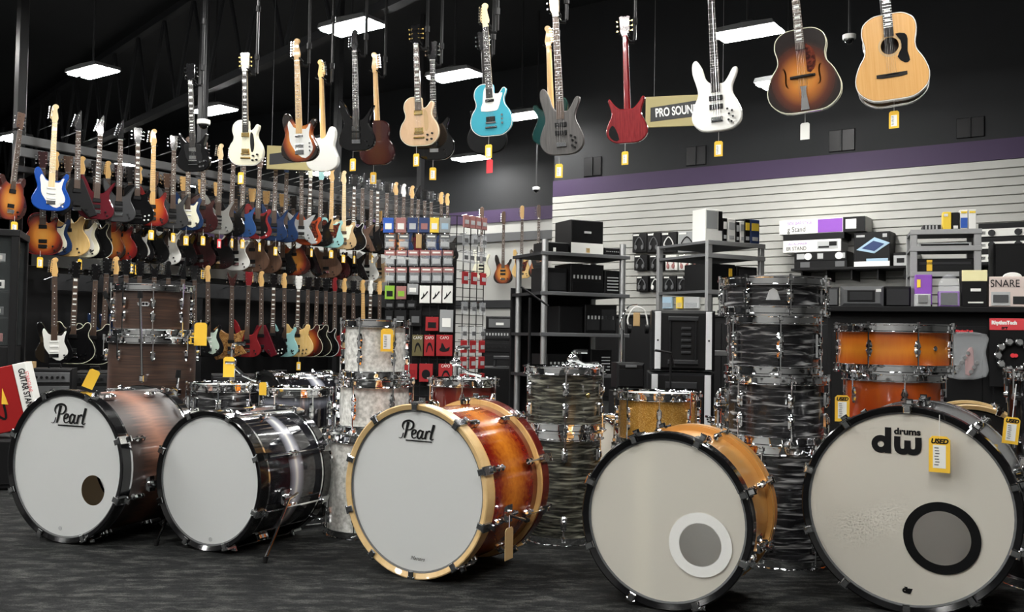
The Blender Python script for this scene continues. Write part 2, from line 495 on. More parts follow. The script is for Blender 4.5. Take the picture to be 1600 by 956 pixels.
# the lamps the photograph shows
LROW = 'strip lamps in rows under the ceiling'
SEEN = [(550, 42, 'bright strip lamp above the pointed-horn black guitar'), (710, 118, 'bright strip lamp between the natural tan and turquoise guitars'), (815, 181, 'bright strip lamp between the turquoise guitar and the grey bass'),
        (735, 247, 'bright strip lamp behind the tags of the turquoise guitar'), (145, 112, 'bright strip lamp hanging alone above the upper rack row'), (335, 172, 'bright strip lamp beside the cream guitar, crossed by a rack post'),
        (515, 218, 'strip lamp half hidden behind the backwards white guitar'), (20, 215, 'bright strip lamp beside the end post of the rack'), (200, 256, 'strip lamp seen through the rack above the charcoal guitars'),
        (310, 288, 'strip lamp seen through the rack under the black twin-horned guitar'), (505, 270, 'strip lamp under the backwards white guitar, behind the rack'), (1168, 51, 'bright strip lamp between the white bass and the archtop guitar')]
for px, py, lab in SEEN: strip_lamp('strip_lamp', lab, on_lamp_plane(px, py), LROW)
strip_lamp('strip_lamp', 'strip lamp behind the archtop guitar, only its end showing', P(1232, 128, 9.9), LROW)
# the same rows run on over and behind the camera
CI = CROT.inverted()
def out_of_frame(p):
    for e in (-.4, 0, .4):
        d = CI @ (p + DR * e - Vector((0, 0, CAMZ)))
        if d.z < -.05 and -25 < 800 - d.x / d.z * FPX < 1625 and -25 < 478 + d.y / d.z * FPX < 981: return False
    return True
nl = 0
H0 = on_lamp_plane(1168, 51)
for st_, ks in ((LA, range(-7, 0)), (on_lamp_plane(145, 112), range(-7, 0)), (H0, range(-7, 0)), (H0 + DR * 3.24, range(-6, -1)), (on_lamp_plane(20, 215), range(-8, 0))):
    for k in ks:
        p = st_ + DL * (1.98 * k); p.z = LZ
        if room_ok(p) and out_of_frame(p):
            strip_lamp('strip_lamp_offscreen', 'strip lamp of the ceiling rows running on outside the picture', p, 'strip lamps outside the picture'); nl += 1
print('LAMPS', nl)
# dome cameras
for px, py, Y, lab in ((799 + 528, 62, 8.0, 'white dome security camera hanging between the archtop and the acoustic guitar'),
                       (318, 195, 9.2, 'white dome security camera hanging beside the cream guitar'),
                       (838, 297, 13.5, 'small dome security camera hanging above the bass guitars on the back wall')):
    c = P(px, py, Y); r_ = pxm(10 if Y < 13 else 6, Y)
    t = thing('dome_camera', lab, 'camera', c)
    MB().lathe([(r_ * .5, r_ * .9), (r_, r_ * .75), (r_, .1 * r_), (r_ * .9, 0)], 20).lathe([(r_ * .5, r_ * .9), (.001, r_ * .92)], 20).build('housing', WHITE, t)
    MB().sphere((0, 0, 0), r_ * .72, 16).build('dome', BLACK, t)
    MB().cyl((0, 0, r_ * .8), (0, 0, 5.6 - c.z), .012, 6).build('drop_rod', GREYD, t)

# ------------------------------------------------------------------ guitars
OUT = {
 'strat': [(0, 0), (.09, .006), (.148, .045), (.163, .105), (.142, .168), (.118, .22), (.121, .268), (.14, .312), (.138, .345), (.115, .352), (.094, .322), (.066, .288), (.03, .28), (-.03, .285), (-.062, .312), (-.085, .362), (-.113, .398), (-.143, .384), (-.150, .335), (-.132, .27), (-.12, .22), (-.14, .17), (-.164, .11), (-.15, .048), (-.09, .006)],
 'super': [(0, 0), (.09, .006), (.148, .045), (.160, .105), (.135, .168), (.112, .22), (.12, .275), (.15, .34), (.158, .375), (.128, .352), (.09, .30), (.055, .262), (.03, .258), (-.03, .262), (-.065, .30), (-.09, .36), (-.128, .415), (-.15, .42), (-.148, .35), (-.125, .27), (-.113, .22), (-.135, .17), (-.161, .11), (-.15, .048), (-.09, .006)],
 'lp': [(0, 0), (.09, .005), (.15, .05), (.168, .115), (.15, .18), (.116, .232), (.110, .275), (.126, .315), (.130, .345), (.108, .352), (.08, .318), (.052, .30), (.03, .315), (.026, .385), (-.03, .392), (-.08, .385), (-.118, .35), (-.127, .30), (-.114, .25), (-.122, .213), (-.152, .17), (-.168, .11), (-.152, .05), (-.09, .005)],
 'sg': [(0, 0), (.09, .004), (.15, .045), (.164, .105), (.142, .165), (.118, .215), (.122, .262), (.142, .325), (.13, .345), (.10, .305), (.06, .268), (.03, .262), (-.03, .262), (-.06, .268), (-.10, .31), (-.13, .352), (-.146, .335), (-.124, .265), (-.118, .215), (-.142, .165), (-.164, .105), (-.15, .045), (-.09, .004)],
 'tele': [(0, 0), (.09, .004), (.148, .045), (.162, .11), (.138, .18), (.12, .225), (.125, .272), (.146, .312), (.135, .345), (.105, .338), (.075, .305), (.03, .298), (-.028, .31), (-.045, .362), (-.09, .375), (-.13, .348), (-.14, .295), (-.12, .232), (-.138, .18), (-.163, .11), (-.148, .045), (-.09, .004)],
 'offset': [(.02, 0), (.10, .012), (.152, .055), (.160, .11), (.135, .168), (.11, .22), (.115, .262), (.146, .312), (.14, .345), (.112, .345), (.082, .31), (.03, .292), (-.03, .298), (-.058, .335), (-.09, .388), (-.128, .392), (-.15, .345), (-.142, .28), (-.128, .225), (-.15, .165), (-.17, .105), (-.15, .04), (-.07, .002)],
 'semi': mirror([(0, 0), (.10, .006), (.175, .055), (.198, .125), (.175, .20), (.138, .255), (.135, .30), (.152, .35), (.14, .39), (.105, .388), (.075, .345), (.03, .325)]),
 'bass': [(0, 0), (.10, .008), (.158, .055), (.168, .12), (.138, .20), (.112, .26), (.115, .31), (.145, .38), (.15, .42), (.12, .42), (.09, .37), (.06, .33), (.03, .325), (-.03, .33), (-.065, .37), (-.085, .44), (-.12, .50), (-.15, .48), (-.152, .41), (-.13, .33), (-.12, .26), (-.145, .20), (-.17, .12), (-.155, .055), (-.10, .008)],
 'acou': mirror([(0, 0), (.11, .006), (.185, .06), (.203, .135), (.178, .215), (.143, .275), (.138, .33), (.15, .395), (.138, .455), (.09, .492), (.04, .50)]),
 'arch': [(0, 0), (.12, .006), (.198, .065), (.217, .145), (.185, .235), (.145, .295), (.14, .345), (.152, .40), (.14, .455), (.095, .492), (.04, .502), (-.04, .502), (-.095, .492), (-.14, .455), (-.152, .40), (-.14, .345), (-.145, .295), (-.185, .235), (-.217, .145), (-.198, .065), (-.12, .006)],
}
SHARP = {
 'vee': [(0, .12), (.115, 0), (.185, .03), (.05, .37), (-.05, .37), (-.185, .03), (-.115, 0)],
 'star': [(0, .10), (.12, 0), (.185, .01), (.12, .16), (.09, .21), (.17, .36), (.13, .35), (.05, .29), (-.05, .29), (-.15, .38), (-.17, .36), (-.10, .21), (-.13, .15), (-.20, .0), (-.12, .02)],
 'expl': [(.02, .02), (.17, .07), (.10, .17), (.12, .24), (.15, .33), (.10, .32), (.05, .285), (-.05, .29), (-.16, .36), (-.19, .33), (-.10, .19), (-.14, .11), (-.18, .02), (-.16, -.01)],
}
THICK = {'acou': .11, 'arch': .085, 'semi': .048}
JOINT = {'strat': .25, 'super': .235, 'lp': .315, 'sg': .25, 'tele': .26, 'offset': .26, 'semi': .31, 'bass': .295, 'acou': .41, 'arch': .42, 'vee': .30, 'star': .25, 'expl': .25}
NUT = {'bass': 1.02, 'acou': .885, 'arch': .885}
def nut_of(ty): return NUT.get(ty, .815)
GC = {}
def cached(key, fn):
    if key not in GC: GC[key] = fn()
    return GC[key]
def outline(ty): return smooth_loop(OUT[ty], 3) if ty in OUT else SHARP[ty]

def g_body(ty):
    t = THICK.get(ty, .042)
    me = MB().slab(outline(ty), -t / 2, t / 2, .007 if ty not in ('acou', 'arch') else .006).mesh('body')
    if ty in ('acou', 'arch'):                                # hollow, so the openings are dark by themselves
        inner = smooth_loop([(x * .93, .25 + (z - .25) * .95) for x, z in OUT[ty]], 3)
        me = cut(me, MB().slab(inner, -t / 2 + .004, t / 2 - .004).mesh('c', False), True)
    if ty == 'acou': me = cut(me, MB().cyl((0, -.09, .315), (0, 0, .315), .05, 40).mesh('c', False))
    if ty == 'arch':
        for s_ in (-1, 1): me = cut(me, MB().slab(f_hole_outline(s_), -.06, .0).mesh('c', False))
    return me
def cut(me, cutter, first=False):
    """cut the solid out of the mesh, leaving a real hollow"""
    obs = []
    for m_ in (me, cutter):
        if first or m_ is cutter:
            bm = bmesh.new(); bm.from_mesh(m_); bmesh.ops.recalc_face_normals(bm, faces=bm.faces); bm.to_mesh(m_); bm.free()
        o = bpy.data.objects.new('c', m_); COL.objects.link(o); obs.append(o)
    md = obs[0].modifiers.new('b', 'BOOLEAN'); md.operation = 'DIFFERENCE'; md.solver = 'EXACT'; md.object = obs[1]
    dg = bpy.context.evaluated_depsgraph_get(); dg.update()
    r = bpy.data.meshes.new_from_object(obs[0].evaluated_get(dg)); r.name = 'body'
    for o in obs: bpy.data.objects.remove(o)
    r.materials.clear(); r.materials.append(None)
    return r
def f_hole_outline(s):
    c = smooth_path([(s * .086, .158, 0), (s * .096, .163, 0), (s * .102, .185, 0), (s * .100, .215, 0), (s * .099, .245, 0), (s * .105, .270, 0), (s * .116, .275, 0)], 3)
    k = len(c); L_, R_ = [], []
    for i, p in enumerate(c):
        d = (c[min(i + 1, k - 1)] - c[max(i - 1, 0)]).normalized(); w = .0025 + .003 * math.sin(math.pi * i / (k - 1))
        L_.append((p.x - d.y * w, p.y + d.x * w)); R_.append((p.x + d.y * w, p.y - d.x * w))
    return L_ + R_[::-1]
def g_binding(ty):
    t = THICK.get(ty, .042); o = outline(ty); mb = MB()
    for y in ((-t / 2 + .004,) if ty not in ('acou', 'arch') else (-t / 2 + .003, t / 2 - .003)):
        pts = [(x * 1.004, y, z * 1.002) for x, z in o]; mb.tube(pts + pts[:1], .0028, 5)
    return mb.mesh('binding')
def neck_w(ty): return (.044, .060) if ty == 'bass' else (.042, .055)
def g_neck(ty):
    t = THICK.get(ty, .042); j = JOINT[ty]; n = nut_of(ty); w0, w1 = neck_w(ty); y = -t / 2
    mb = MB()
    prof = [(-1, 0), (1, 0), (.9, .5), (.5, .9), (-.5, .9), (-.9, .5)]
    vs = []
    for z, w, d in ((j, w1 / 2, .024), (n + .01, w0 / 2, .02)):
        vs += [(a * w, y + b * d - .001, z) for a, b in prof]
    fs = [(i, (i + 1) % 6, 6 + (i + 1) % 6, 6 + i) for i in range(6)] + [tuple(reversed(range(6))), tuple(range(6, 12))]
    return mb.add(vs, fs).mesh('neck')
def g_board(ty):
    t = THICK.get(ty, .042); n = nut_of(ty); w0, w1 = neck_w(ty); y = -t / 2
    e = JOINT[ty] - (.03 if ty not in ('acou', 'arch') else .04)
    return MB().slab([(-w1 / 2, e), (w1 / 2, e), (w0 / 2, n), (-w0 / 2, n)], y - .008, y + .002, .001).mesh('fingerboard')
def fret_z(ty, k):
    n = nut_of(ty); sc = .86 if ty == 'bass' else .64
    return n - sc * (1 - 2 ** (-k / 12))
def g_frets(ty):
    t = THICK.get(ty, .042); w0, w1 = neck_w(ty); n = nut_of(ty); e = JOINT[ty] - .02; mb = MB()
    for k in range(1, 23):
        z = fret_z(ty, k)
        if z < e: break
        w = w0 + (w1 - w0) * (n - z) / (n - e)
        mb.box((0, -t / 2 - .0085, z), (w * .98, .002, .0028))
    mb.box((0, -t / 2 - .009, n), (w0, .004, .005))
    return mb.mesh('frets', False)
def g_inlay(ty, kind):
    t = THICK.get(ty, .042); e = JOINT[ty] - .02; mb = MB(); y = -t / 2 - .0086
    for k in ([1] if kind == 'block' else []) + [3, 5, 7, 9, 12, 15, 17, 19, 21]:
        z0, z1 = fret_z(ty, k - 1), fret_z(ty, k)
        if z1 < e: break
        zc = (z0 + z1) / 2; h = (z0 - z1)
        if kind == 'dot': mb.disc((0, zc), .0042, 8, y)
        elif kind == 'block': mb.box((0, y, zc), (.032, .0012, h * .6))
        else: mb.add([(-.018, y, zc - h * .3), (.018, y, zc - h * .3), (-.018, y, zc + h * .35)], [(0, 1, 2)])
    return mb.mesh('inlays', False)
HEADS = {
 'inline': [(-.021, 0), (-.024, .03), (-.040, .045), (-.036, .09), (-.030, .14), (-.018, .168), (.004, .178), (.024, .168), (.028, .148), (.016, .13), (.020, .10), (.030, .05), (.021, .02), (.021, 0)],
 'three': [(-.021, 0), (-.03, .022), (-.036, .04), (-.040, .13), (-.042, .15), (-.022, .158), (-.008, .15), (0, .158), (.008, .15), (.022, .158), (.042, .15), (.040, .13), (.036, .04), (.03, .022), (.021, 0)],
 'point': [(-.021, 0), (-.030, .03), (-.048, .05), (-.020, .14), (.018, .205), (.026, .19), (.024, .10), (.03, .04), (.021, 0)],
 'vhead': [(-.021, 0), (-.035, .04), (-.05, .12), (-.055, .16), (-.02, .11), (0, .085), (.02, .11), (.055, .16), (.05, .12), (.035, .04), (.021, 0)],
 'bassh': [(-.022, 0), (-.03, .03), (-.042, .05), (-.044, .19), (-.03, .225), (0, .235), (.025, .22), (.03, .18), (.028, .05), (.022, 0)],
}
def g_head(ty, hd):
    t = THICK.get(ty, .042); n = nut_of(ty); y = -t / 2
    o = smooth_loop(HEADS[hd], 2) if hd in ('inline', 'three') else HEADS[hd]
    return MB().slab([(x, z + n) for x, z in o], y - .002, y + .013, .002).mesh('headstock')
def g_pegs(ty, hd):
    t = THICK.get(ty, .042); n = nut_of(ty); y = -t / 2; mb = MB()
    if hd in ('inline', 'point'): pos = [(-1, .045 + .021 * i, -.030 + (.0018 * i if hd == 'inline' else .0065 * i)) for i in range(6)]
    elif hd == 'bassh': pos = [(-1, .06 + .042 * i, -.036) for i in range(4)]
    else: pos = [(s, .045 + .036 * i, s * .030) for i in range(3) for s in (-1, 1)]
    for s, z, x in pos:
        mb.cyl((x - s * .002, y - .010, n + z), (x - s * .002, y + .016, n + z), .0045, 6)
        mb.cyl((x, y + .010, n + z), (x + s * .022, y + .010, n + z), .0022, 5)
        mb.bbox((x + s * .028, y + .010, n + z), (.014, .006, .015), .002)
    return mb.mesh('tuning_pegs')
def g_strings(ty, ns=6):
    t = THICK.get(ty, .042); n = nut_of(ty); mb = MB()
    for i in range(ns):
        u = (i - (ns - 1) / 2) / (ns - 1)
        r_ = .0006 if ty != 'bass' else .0012
        mb.cyl((u * .05, -t / 2 - .014, .085 if ty != 'acou' else .15), (u * .036, -t / 2 - .011, n + .01), r_, 4, cap=False)
    return mb.mesh('strings')
GUARD = {
 'strat': [(-.01, .055), (.05, .03), (.105, .075), (.118, .12), (.10, .17), (.085, .21), (.092, .26), (.105, .305), (.085, .30), (.06, .265), (-.035, .275), (-.06, .30), (-.085, .335), (-.10, .30), (-.09, .24), (-.085, .17), (-.06, .12)],
 'tele': [(-.028, .125), (.06, .125), (.075, .18), (.088, .22), (.098, .27), (.115, .305), (.09, .31), (.06, .285), (-.03, .29), (-.05, .335), (-.095, .345), (-.115, .30), (-.10, .235), (-.09, .18)],
 'lp': [(.055, .12), (.075, .125), (.085, .18), (.075, .27), (.05, .285), (.045, .20)],
 'sg': [(-.05, .10), (.05, .07), (.095, .12), (.08, .18), (.085, .24), (.05, .25), (-.05, .255), (-.085, .24), (-.075, .17)],
 'arch': [(.03, .24), (.07, .25), (.085, .30), (.075, .37), (.045, .40), (.032, .40)],
 'acou': [(.038, .245), (.075, .205), (.105, .215), (.095, .27), (.10, .34), (.085, .375), (.035, .38), (.06, .34), (.062, .29)],
}
GUARD['offset'] = GUARD['strat']; GUARD['super'] = GUARD['strat']; GUARD['bass'] = GUARD['tele']; GUARD['semi'] = GUARD['lp']
def g_guard(ty):
    t = THICK.get(ty, .042)
    return MB().slab(smooth_loop(GUARD[ty], 2), -t / 2 - .003, -t / 2 + .001, .0008).mesh('pickguard')
def pick_list(ty, kind):
    b = JOINT[ty] - .04; lo = .115
    if kind == 'sss': return [(lo + (b - lo) * i / 2, .075, .012, .017) for i in range(3)]
    if kind == 'hh': return [(lo + .012, .072, .014, .036), (b - .01, .072, .014, .036)]
    if kind == 'hs': return [(lo + .012, .072, .014, .036), (b - .01, .07, .014, .02)]
    return [(lo + .05, .09, .018, .034), (lo + .11, .09, .018, .034)]
def g_pickup(ty, w, d, h):
    t = THICK.get(ty, .042); mb = MB().bbox((0, -t / 2 - .004, 0), (w, d, h), .003)
    return mb.mesh('pickup')
def g_bridge(ty, kind='fixed'):
    t = THICK.get(ty, .042); y = -t / 2 - .005; mb = MB()
    if ty == 'acou':
        mb.slab([(-.085, .135), (-.05, .130), (.05, .130), (.085, .135), (.085, .155), (-.085, .155)], y, y + .008, .002)
        mb.bbox((0, y - .002, .150), (.075, .008, .004), .001)
    elif ty == 'arch':
        mb.bbox((0, y - .006, .215), (.12, .022, .014), .003); mb.bbox((-.06, y, .215), (.03, .01, .016), .003); mb.bbox((.06, y, .215), (.03, .01, .016), .003)
    elif kind == 'lp':
        mb.bbox((0, y, .10), (.082, .014, .012), .002); mb.bbox((0, y, .065), (.095, .014, .013), .004)
    else:
        mb.bbox((0, y, .078), (.078, .012, .036), .003)
        for i in range(6): mb.box((-.03 + .012 * i, y - .008, .082), (.008, .006, .02))
    return mb.mesh('bridge')
def g_knobs(ty, kind):
    t = THICK.get(ty, .042); y = -t / 2; mb = MB()
    ps = {'two': [(.085, .08), (.10, .045)], 'four': [(.075, .085), (.115, .095), (.07, .045), (.108, .05)], 'three': [(.078, .11), (.09, .075), (.075, .045)],
          'plate': [(.095, .15), (.095, .12), (.095, .09)], 'six': [(.075, .14), (.105, .125), (.085, .105), (.11, .085), (.08, .065), (.10, .05)]}[kind]
    for x, z in ps: mb.cyl((x, y + .004, z), (x, y - .016, z), .0095, 10, .008)
    return mb.mesh('knobs')
def g_jack(ty):
    t = THICK.get(ty, .042)
    return MB().slab([(.085, .05), (.115, .075), (.108, .085), (.078, .06)], -t / 2 - .004, -t / 2 + .002, .001).mesh('jack_plate')

def guitar(name, label, ty, body, loc, yaw, neck=None, board=None, head=None, headm=None, guard=None, pick='hh', pickm=None, br='fixed', knob='two', hw=None, inlay='dot', binding=None, detail=True, group=None, lean=0., knobm=None, cat=None, tilt=6.):
    """one guitar hanging by its nut; loc = point of the nut"""
    neck = neck or MAPLE; board = board or ROSEW; headm = headm or neck; hw = hw or CHROME
    head = head or 'inline'; n = nut_of(ty)
    M = Matrix.Rotation(yaw, 4, 'Z') @ Matrix.Rotation(lean, 4, 'Y') @ Matrix.Rotation(R(tilt), 4, 'X')
    base = Vector(loc) - (M @ Vector((0, 0, n)))
    root = thing(name, label, cat or {'electric_guitar': 'guitar', 'bass_guitar': 'bass guitar', 'acoustic_guitar': 'guitar', 'archtop_guitar': 'guitar'}[name], base, 0, group)
    root.rotation_euler = M.to_euler()
    def pt(nm, key, fn, m):
        return mkobj(nm, cached(key, fn), m, root)
    b = pt('body', ('b', ty), lambda: g_body(ty), body)
    nk = pt('neck', ('n', ty), lambda: g_neck(ty), neck)
    fb = mkobj('fingerboard', cached(('f', ty), lambda: g_board(ty)), board, nk)
    stuff(mkobj('frets', cached(('fr', ty), lambda: g_frets(ty)), FRET, nk))
    if inlay: stuff(mkobj('inlays', cached(('in', ty, inlay), lambda: g_inlay(ty, inlay)), PEARLOID if board is not MAPLE else INK, nk))
    hs = pt('headstock', ('h', ty, head), lambda: g_head(ty, head), headm)
    stuff(mkobj('tuning_pegs', cached(('p', ty, head), lambda: g_pegs(ty, head)), hw, hs))
    if guard: pt('pickguard', ('g', ty), lambda: g_guard(ty), guard)
    for z, w, d, h in (pick_list(ty, pick) if pick else []):
        pt('pickup', ('pk', THICK.get(ty, .042), w, d, h), lambda: g_pickup(ty, w, d, h), pickm or BLACKP).location.z = z
    pt('bridge', ('br', ty, br), lambda: g_bridge(ty, br), EBONY if ty in ('acou', 'arch') else hw)
    if knob: stuff(pt('knobs', ('k', ty, knob), lambda: g_knobs(ty, knob), knobm or BLACKP))
    if binding: mkobj('binding', cached(('bd', ty), lambda: g_binding(ty)), binding, b)
    if ty == 'strat': pt('jack_plate', ('j', ty), lambda: g_jack(ty), hw)
    if detail: stuff(pt('strings', ('s', ty), lambda: g_strings(ty, 4 if ty == 'bass' else 6), FRET))
    return root

TAG_ME = MB().slab([(-.03, -.11), (.03, -.11), (.03, -.01), (.02, 0), (-.02, 0), (-.03, -.01)], -.001, .001).mesh('card', False)
TAG_ST = MB().box((0, -.0016, -.062), (.036, .0008, .07)).mesh('sticker', False)
TAG_BAR = MB()
for i in range(7): TAG_BAR.box((-.008 + .0012 * (i % 3), -.0024, -.036 - .0085 * i), (.012, .0006, .003))
TAG_BAR = TAG_BAR.mesh('print', False)
def price_tag(label, top, yaw, s=1., m=None, string=.05, group=None, sticker=True, lean=0, word=None, curl=0.):
    t = thing('price_tag', label, 'price tag', top, yaw, group)
    t.rotation_euler = (curl, lean, yaw)
    o = mkobj('card', TAG_ME, m or YELLOW, t, (0, 0, -string)); o.scale = (s, 1, s)
    if sticker:
        q = mkobj('sticker', TAG_ST, PAPER, t, (0, 0, -string)); q.scale = (s, 1, s)
        q2 = stuff(mkobj('print', TAG_BAR, GREYM, t, (0, 0, -string))); q2.scale = (s, 1, s)
    if string > .01:
        MB().cyl((0, 0, 0), (0, 0, -string - .004), .0012, 4).build('string', WHITE, t)
    if word: text(word, .014 * s, (0, -.002, -string - .022 * s), INK, t, align='CENTER', shear=.2, bold=.001)
    return t

def gm(name, c, rough=.16, coat=.5): return mat('lacquer_' + name, c, rough, 0, coat)
BLUE = gm('blue', (.008, .065, .34)); NAVY = gm('navy', (.012, .03, .085)); TEAL = gm('teal', (.05, .33, .42)); SKY = gm('sky', (.30, .56, .55))
WINE = gm('wine', (.10, .008, .014)); CHERRY = noise_mat('cherry_mahogany', [(.3, (.15, .008, .012)), (.7, (.24, .018, .02))], (30, 30, 3), 3, .18, coat=.6)
REDG = gm('red', (.20, .014, .017)); MAROON = gm('maroon', (.035, .008, .009)); SILVER = gm('silver', (.24, .24, .225)); LSILV = gm('light_silver', (.36, .37, .37))
CHAR = gm('charcoal', (.028, .029, .031), .35, .1); ORANGE = gm('orange', (.40, .065, .02)); BROWN = noise_mat('brown_stain', [(.3, (.07, .035, .02)), (.7, (.12, .065, .04))], (20, 20, 2), 3, .3, coat=.3)
BLONDE = noise_mat('blonde', [(.3, (.66, .42, .14)), (.7, (.76, .53, .23))], (20, 20, 3), 3, .2, coat=.5)
NATURAL = noise_mat('natural_rose_maple', [(.3, (.60, .40, .24)), (.7, (.68, .47, .30))], (10, 10, 3), 3, .18, coat=.6)
BEIGE = gm('beige', (.52, .36, .19)); SPRUCE = noise_mat('spruce_top', [(.3, (.62, .33, .10)), (.7, (.69, .39, .14))], (40, 10, 1), 3, .22, coat=.5)
ASHGREY = noise_mat('grey_ash', [(.3, (.045, .042, .04)), (.7, (.085, .08, .076))], (30, 30, 2), 3, .5)
GREENB = gm('deep_green', (.01, .035, .028)); MBLUE = gm('mid_blue', (.02, .065, .19))
AMBERB = burst_mat('amber_burst', [(.0, (.62, .30, .06)), (.45, (.56, .20, .03)), (.8, (.22, .03, .012)), (1., (.04, .01, .008))])
SUNB = burst_mat('tobacco_burst', [(.0, (.68, .33, .06)), (.5, (.60, .22, .04)), (.78, (.25, .05, .015)), (.97, (.015, .01, .008))])
REDB = burst_mat('cherry_burst', [(.0, (.60, .22, .03)), (.45, (.50, .12, .02)), (.8, (.28, .015, .012)), (1., (.12, .008, .008))])
ARCHB = burst_mat('archtop_burst', [(.0, (.66, .30, .05)), (.35, (.50, .17, .025)), (.7, (.10, .025, .012)), (.95, (.014, .009, .008))], .20, 4.6, 4.2)
QUILT = noise_mat('spalted_top', [(.35, (.07, .03, .012)), (.5, (.26, .12, .035)), (.68, (.45, .27, .10))], (1, 1, 1), 26, .2, coat=.5, dist=2)

# ------------------------------------------------------------------ guitars hung from the ceiling
def hanger(label, nut, yaw, back=False):
    """black drop pipe with an elbow and a padded yoke that grips the headstock"""
    t = thing('guitar_hanger', label, 'hanger', nut, yaw)
    yb = back if back else .022
    MB().tube([(.055, yb + .06, 5.58 - nut.z), (.055, yb + .06, .0), (.05, yb + .05, -.02), (.02, yb + .03, -.022), (0, yb, .006)], .013, 8).build('pipe', BLACKP, t)
    for z in (.12, .55): MB().cyl((.055, yb + .06, z), (.055, yb + .06, z + .05), .021, 8).build('coupling', BLACKM, t)
    MB().tube([(-.034, yb - .075, .010), (-.034, yb - .03, .006), (-.032, yb, .004), (.032, yb, .004), (.034, yb - .03, .006), (.034, yb - .075, .010)], .006, 6).build('yoke', RUBBER, t)
def hung(name, label, ty, body, bx, by, top, lean, hang_label, total=None, face=0, Y=None, back=False, tagp=None, **k):
    n = nut_of(ty); total = total or n + .165
    Y = Y or FPX * total / (by - top)
    b = P(bx, by, Y)
    yaw = YAW_R * .55 - math.atan2(b.x, b.y) * .15 + R(face if abs(face) > 40 else face * .4)
    ln = R(lean)
    view = Matrix.Rotation(-math.atan2(b.x, b.y), 4, 'Z') @ Matrix.Rotation(ln, 4, 'Y')
    tl_ = 0 if ty == 'bass' and body is WHITEG else 7.
    nut = b + view @ Matrix.Rotation(R(tl_), 4, 'X') @ Vector((0, 0, n))
    if back: g = guitar(name, label, ty, body, nut, yaw + math.pi, lean=-ln, tilt=-tl_, **k)
    else: g = guitar(name, label, ty, body, nut, yaw, lean=ln, tilt=tl_, **k)
    hanger(hang_label, nut, yaw, THICK.get(ty, .042) / 2 + .024 if back else 0)
    if tagp:
        for i, (lab, m) in enumerate(tagp):
            price_tag(lab, b + Vector((.004 + .01 * i, .0, .012 - .115 * i)), yaw + R(random.uniform(-14, 14)), .95, m, .075, sticker=(m is YELLOW))
    return g
hung('electric_guitar', 'glossy black twin-horned electric guitar hanging under the roof joist', 'sg', BLACK, 295, 268, 100, .3, 'black pipe hanger holding the black twin-horned guitar', head='three', neck=EBONY, board=EBONY, headm=BLACK, inlay='block', guard=BLACKP, br='lp', knob='four', knobm=CHROME, pickm=CHROME, binding=None, face=14)
hung('electric_guitar', 'cream single-cutaway electric guitar with gold hardware hanging from the ceiling', 'lp', CREAM, 376, 258, 83, 1.8, 'black pipe hanger holding the cream guitar', head='three', neck=PALEMAPLE, board=EBONY, headm=WHITEG, inlay='block', guard=BLACKP, br='lp', knob='four', hw=GOLDHW, pickm=GOLDHW, binding=WHITEG, face=8, tagp=[('yellow price tag hanging from the cream guitar', YELLOW)])
hung('electric_guitar', 'sunburst electric guitar with white pickguard and maple neck, tilted bare headstock', 'offset', SUNB, 462, 253, 66, .0, 'black pipe hanger holding the white-guarded sunburst guitar', neck=MAPLE, board=MAPLE, guard=WHITEG, pick='hs', pickm=CHROME, knob='plate', knobm=CHROME, face=10)
hung('electric_guitar', 'white electric guitar turned backwards with plain maple neck', 'offset', WHITEG, 495, 268, 97, .8, 'black pipe hanger holding the backwards white guitar', back=True, neck=MAPLE, guard=None, face=-6)
hung('electric_guitar', 'glossy black pointed-horn electric guitar hanging before the maroon one', 'super', BLACK, 551, 236, 52, .5, 'black pipe hanger holding the pointed-horn black guitar', neck=EBONY, board=EBONY, headm=BLACK, hw=DCHROME, face=9, tagp=[('yellow price tag hanging from the pointed-horn black guitar', YELLOW)])
hung('electric_guitar', 'dark maroon electric guitar turned backwards with maple neck', 'lp', MAROON, 583, 258, 86, -.5, 'black pipe hanger holding the backwards maroon guitar', back=True, neck=MAPLE, binding=None, face=4, tagp=[('yellow price tag hanging from the backwards maroon guitar', YELLOW)])
hung('electric_guitar', 'natural pink-tan single-cutaway electric guitar with cream pickguard and gold pickups', 'lp', NATURAL, 650, 228, 40, -.6, 'black pipe hanger holding the natural tan guitar', head='three', neck=BROWN, board=ROSEW, headm=BLACK, inlay='block', guard=BEIGE, br='lp', knob='four', hw=GOLDHW, pickm=GOLDHW, binding=CREAM, face=6, tagp=[('yellow price tag hanging from the natural tan guitar', YELLOW)])
hung('electric_guitar', 'glossy black electric guitar half hidden behind the natural tan one', 'lp', BLACK, 676, 250, 66, -1., 'black pipe hanger holding the black guitar behind the natural tan one', head='three', neck=EBONY, board=EBONY, headm=BLACK, inlay=None, face=30, tagp=[('yellow price tag hanging edge-on behind the natural tan guitar', YELLOW)])
hung('electric_guitar', 'turquoise electric guitar with white pickguard hanging from the ceiling', 'lp', TEAL, 763, 213, 12, -2.0, 'black pipe hanger holding the turquoise guitar', neck=PALEMAPLE, board=EBONY, headm=PALEMAPLE, guard=None, pick='hs', pickm=BLACK, br='lp', knob='plate', knobm=CHROME, binding=WHITEG, face=-2, tagp=[('yellow price tag hanging from the turquoise guitar', YELLOW), ('red sale tag hanging below the turquoise guitar', TAGRED)])
hung('electric_guitar', 'black electric guitar behind the turquoise one, only its lower body showing', 'lp', BLACKM, 757, 240, 50, -2.0, 'black pipe hanger holding the black guitar behind the turquoise one', head='three', neck=EBONY, board=EBONY, headm=BLACK, back=True, face=8)
hung('electric_guitar', 'dark green electric guitar turned backwards behind the grey bass', 'offset', GREENB, 858, 229, 45, -1.5, 'black pipe hanger holding the backwards green guitar', back=True, neck=MAPLE, face=10)
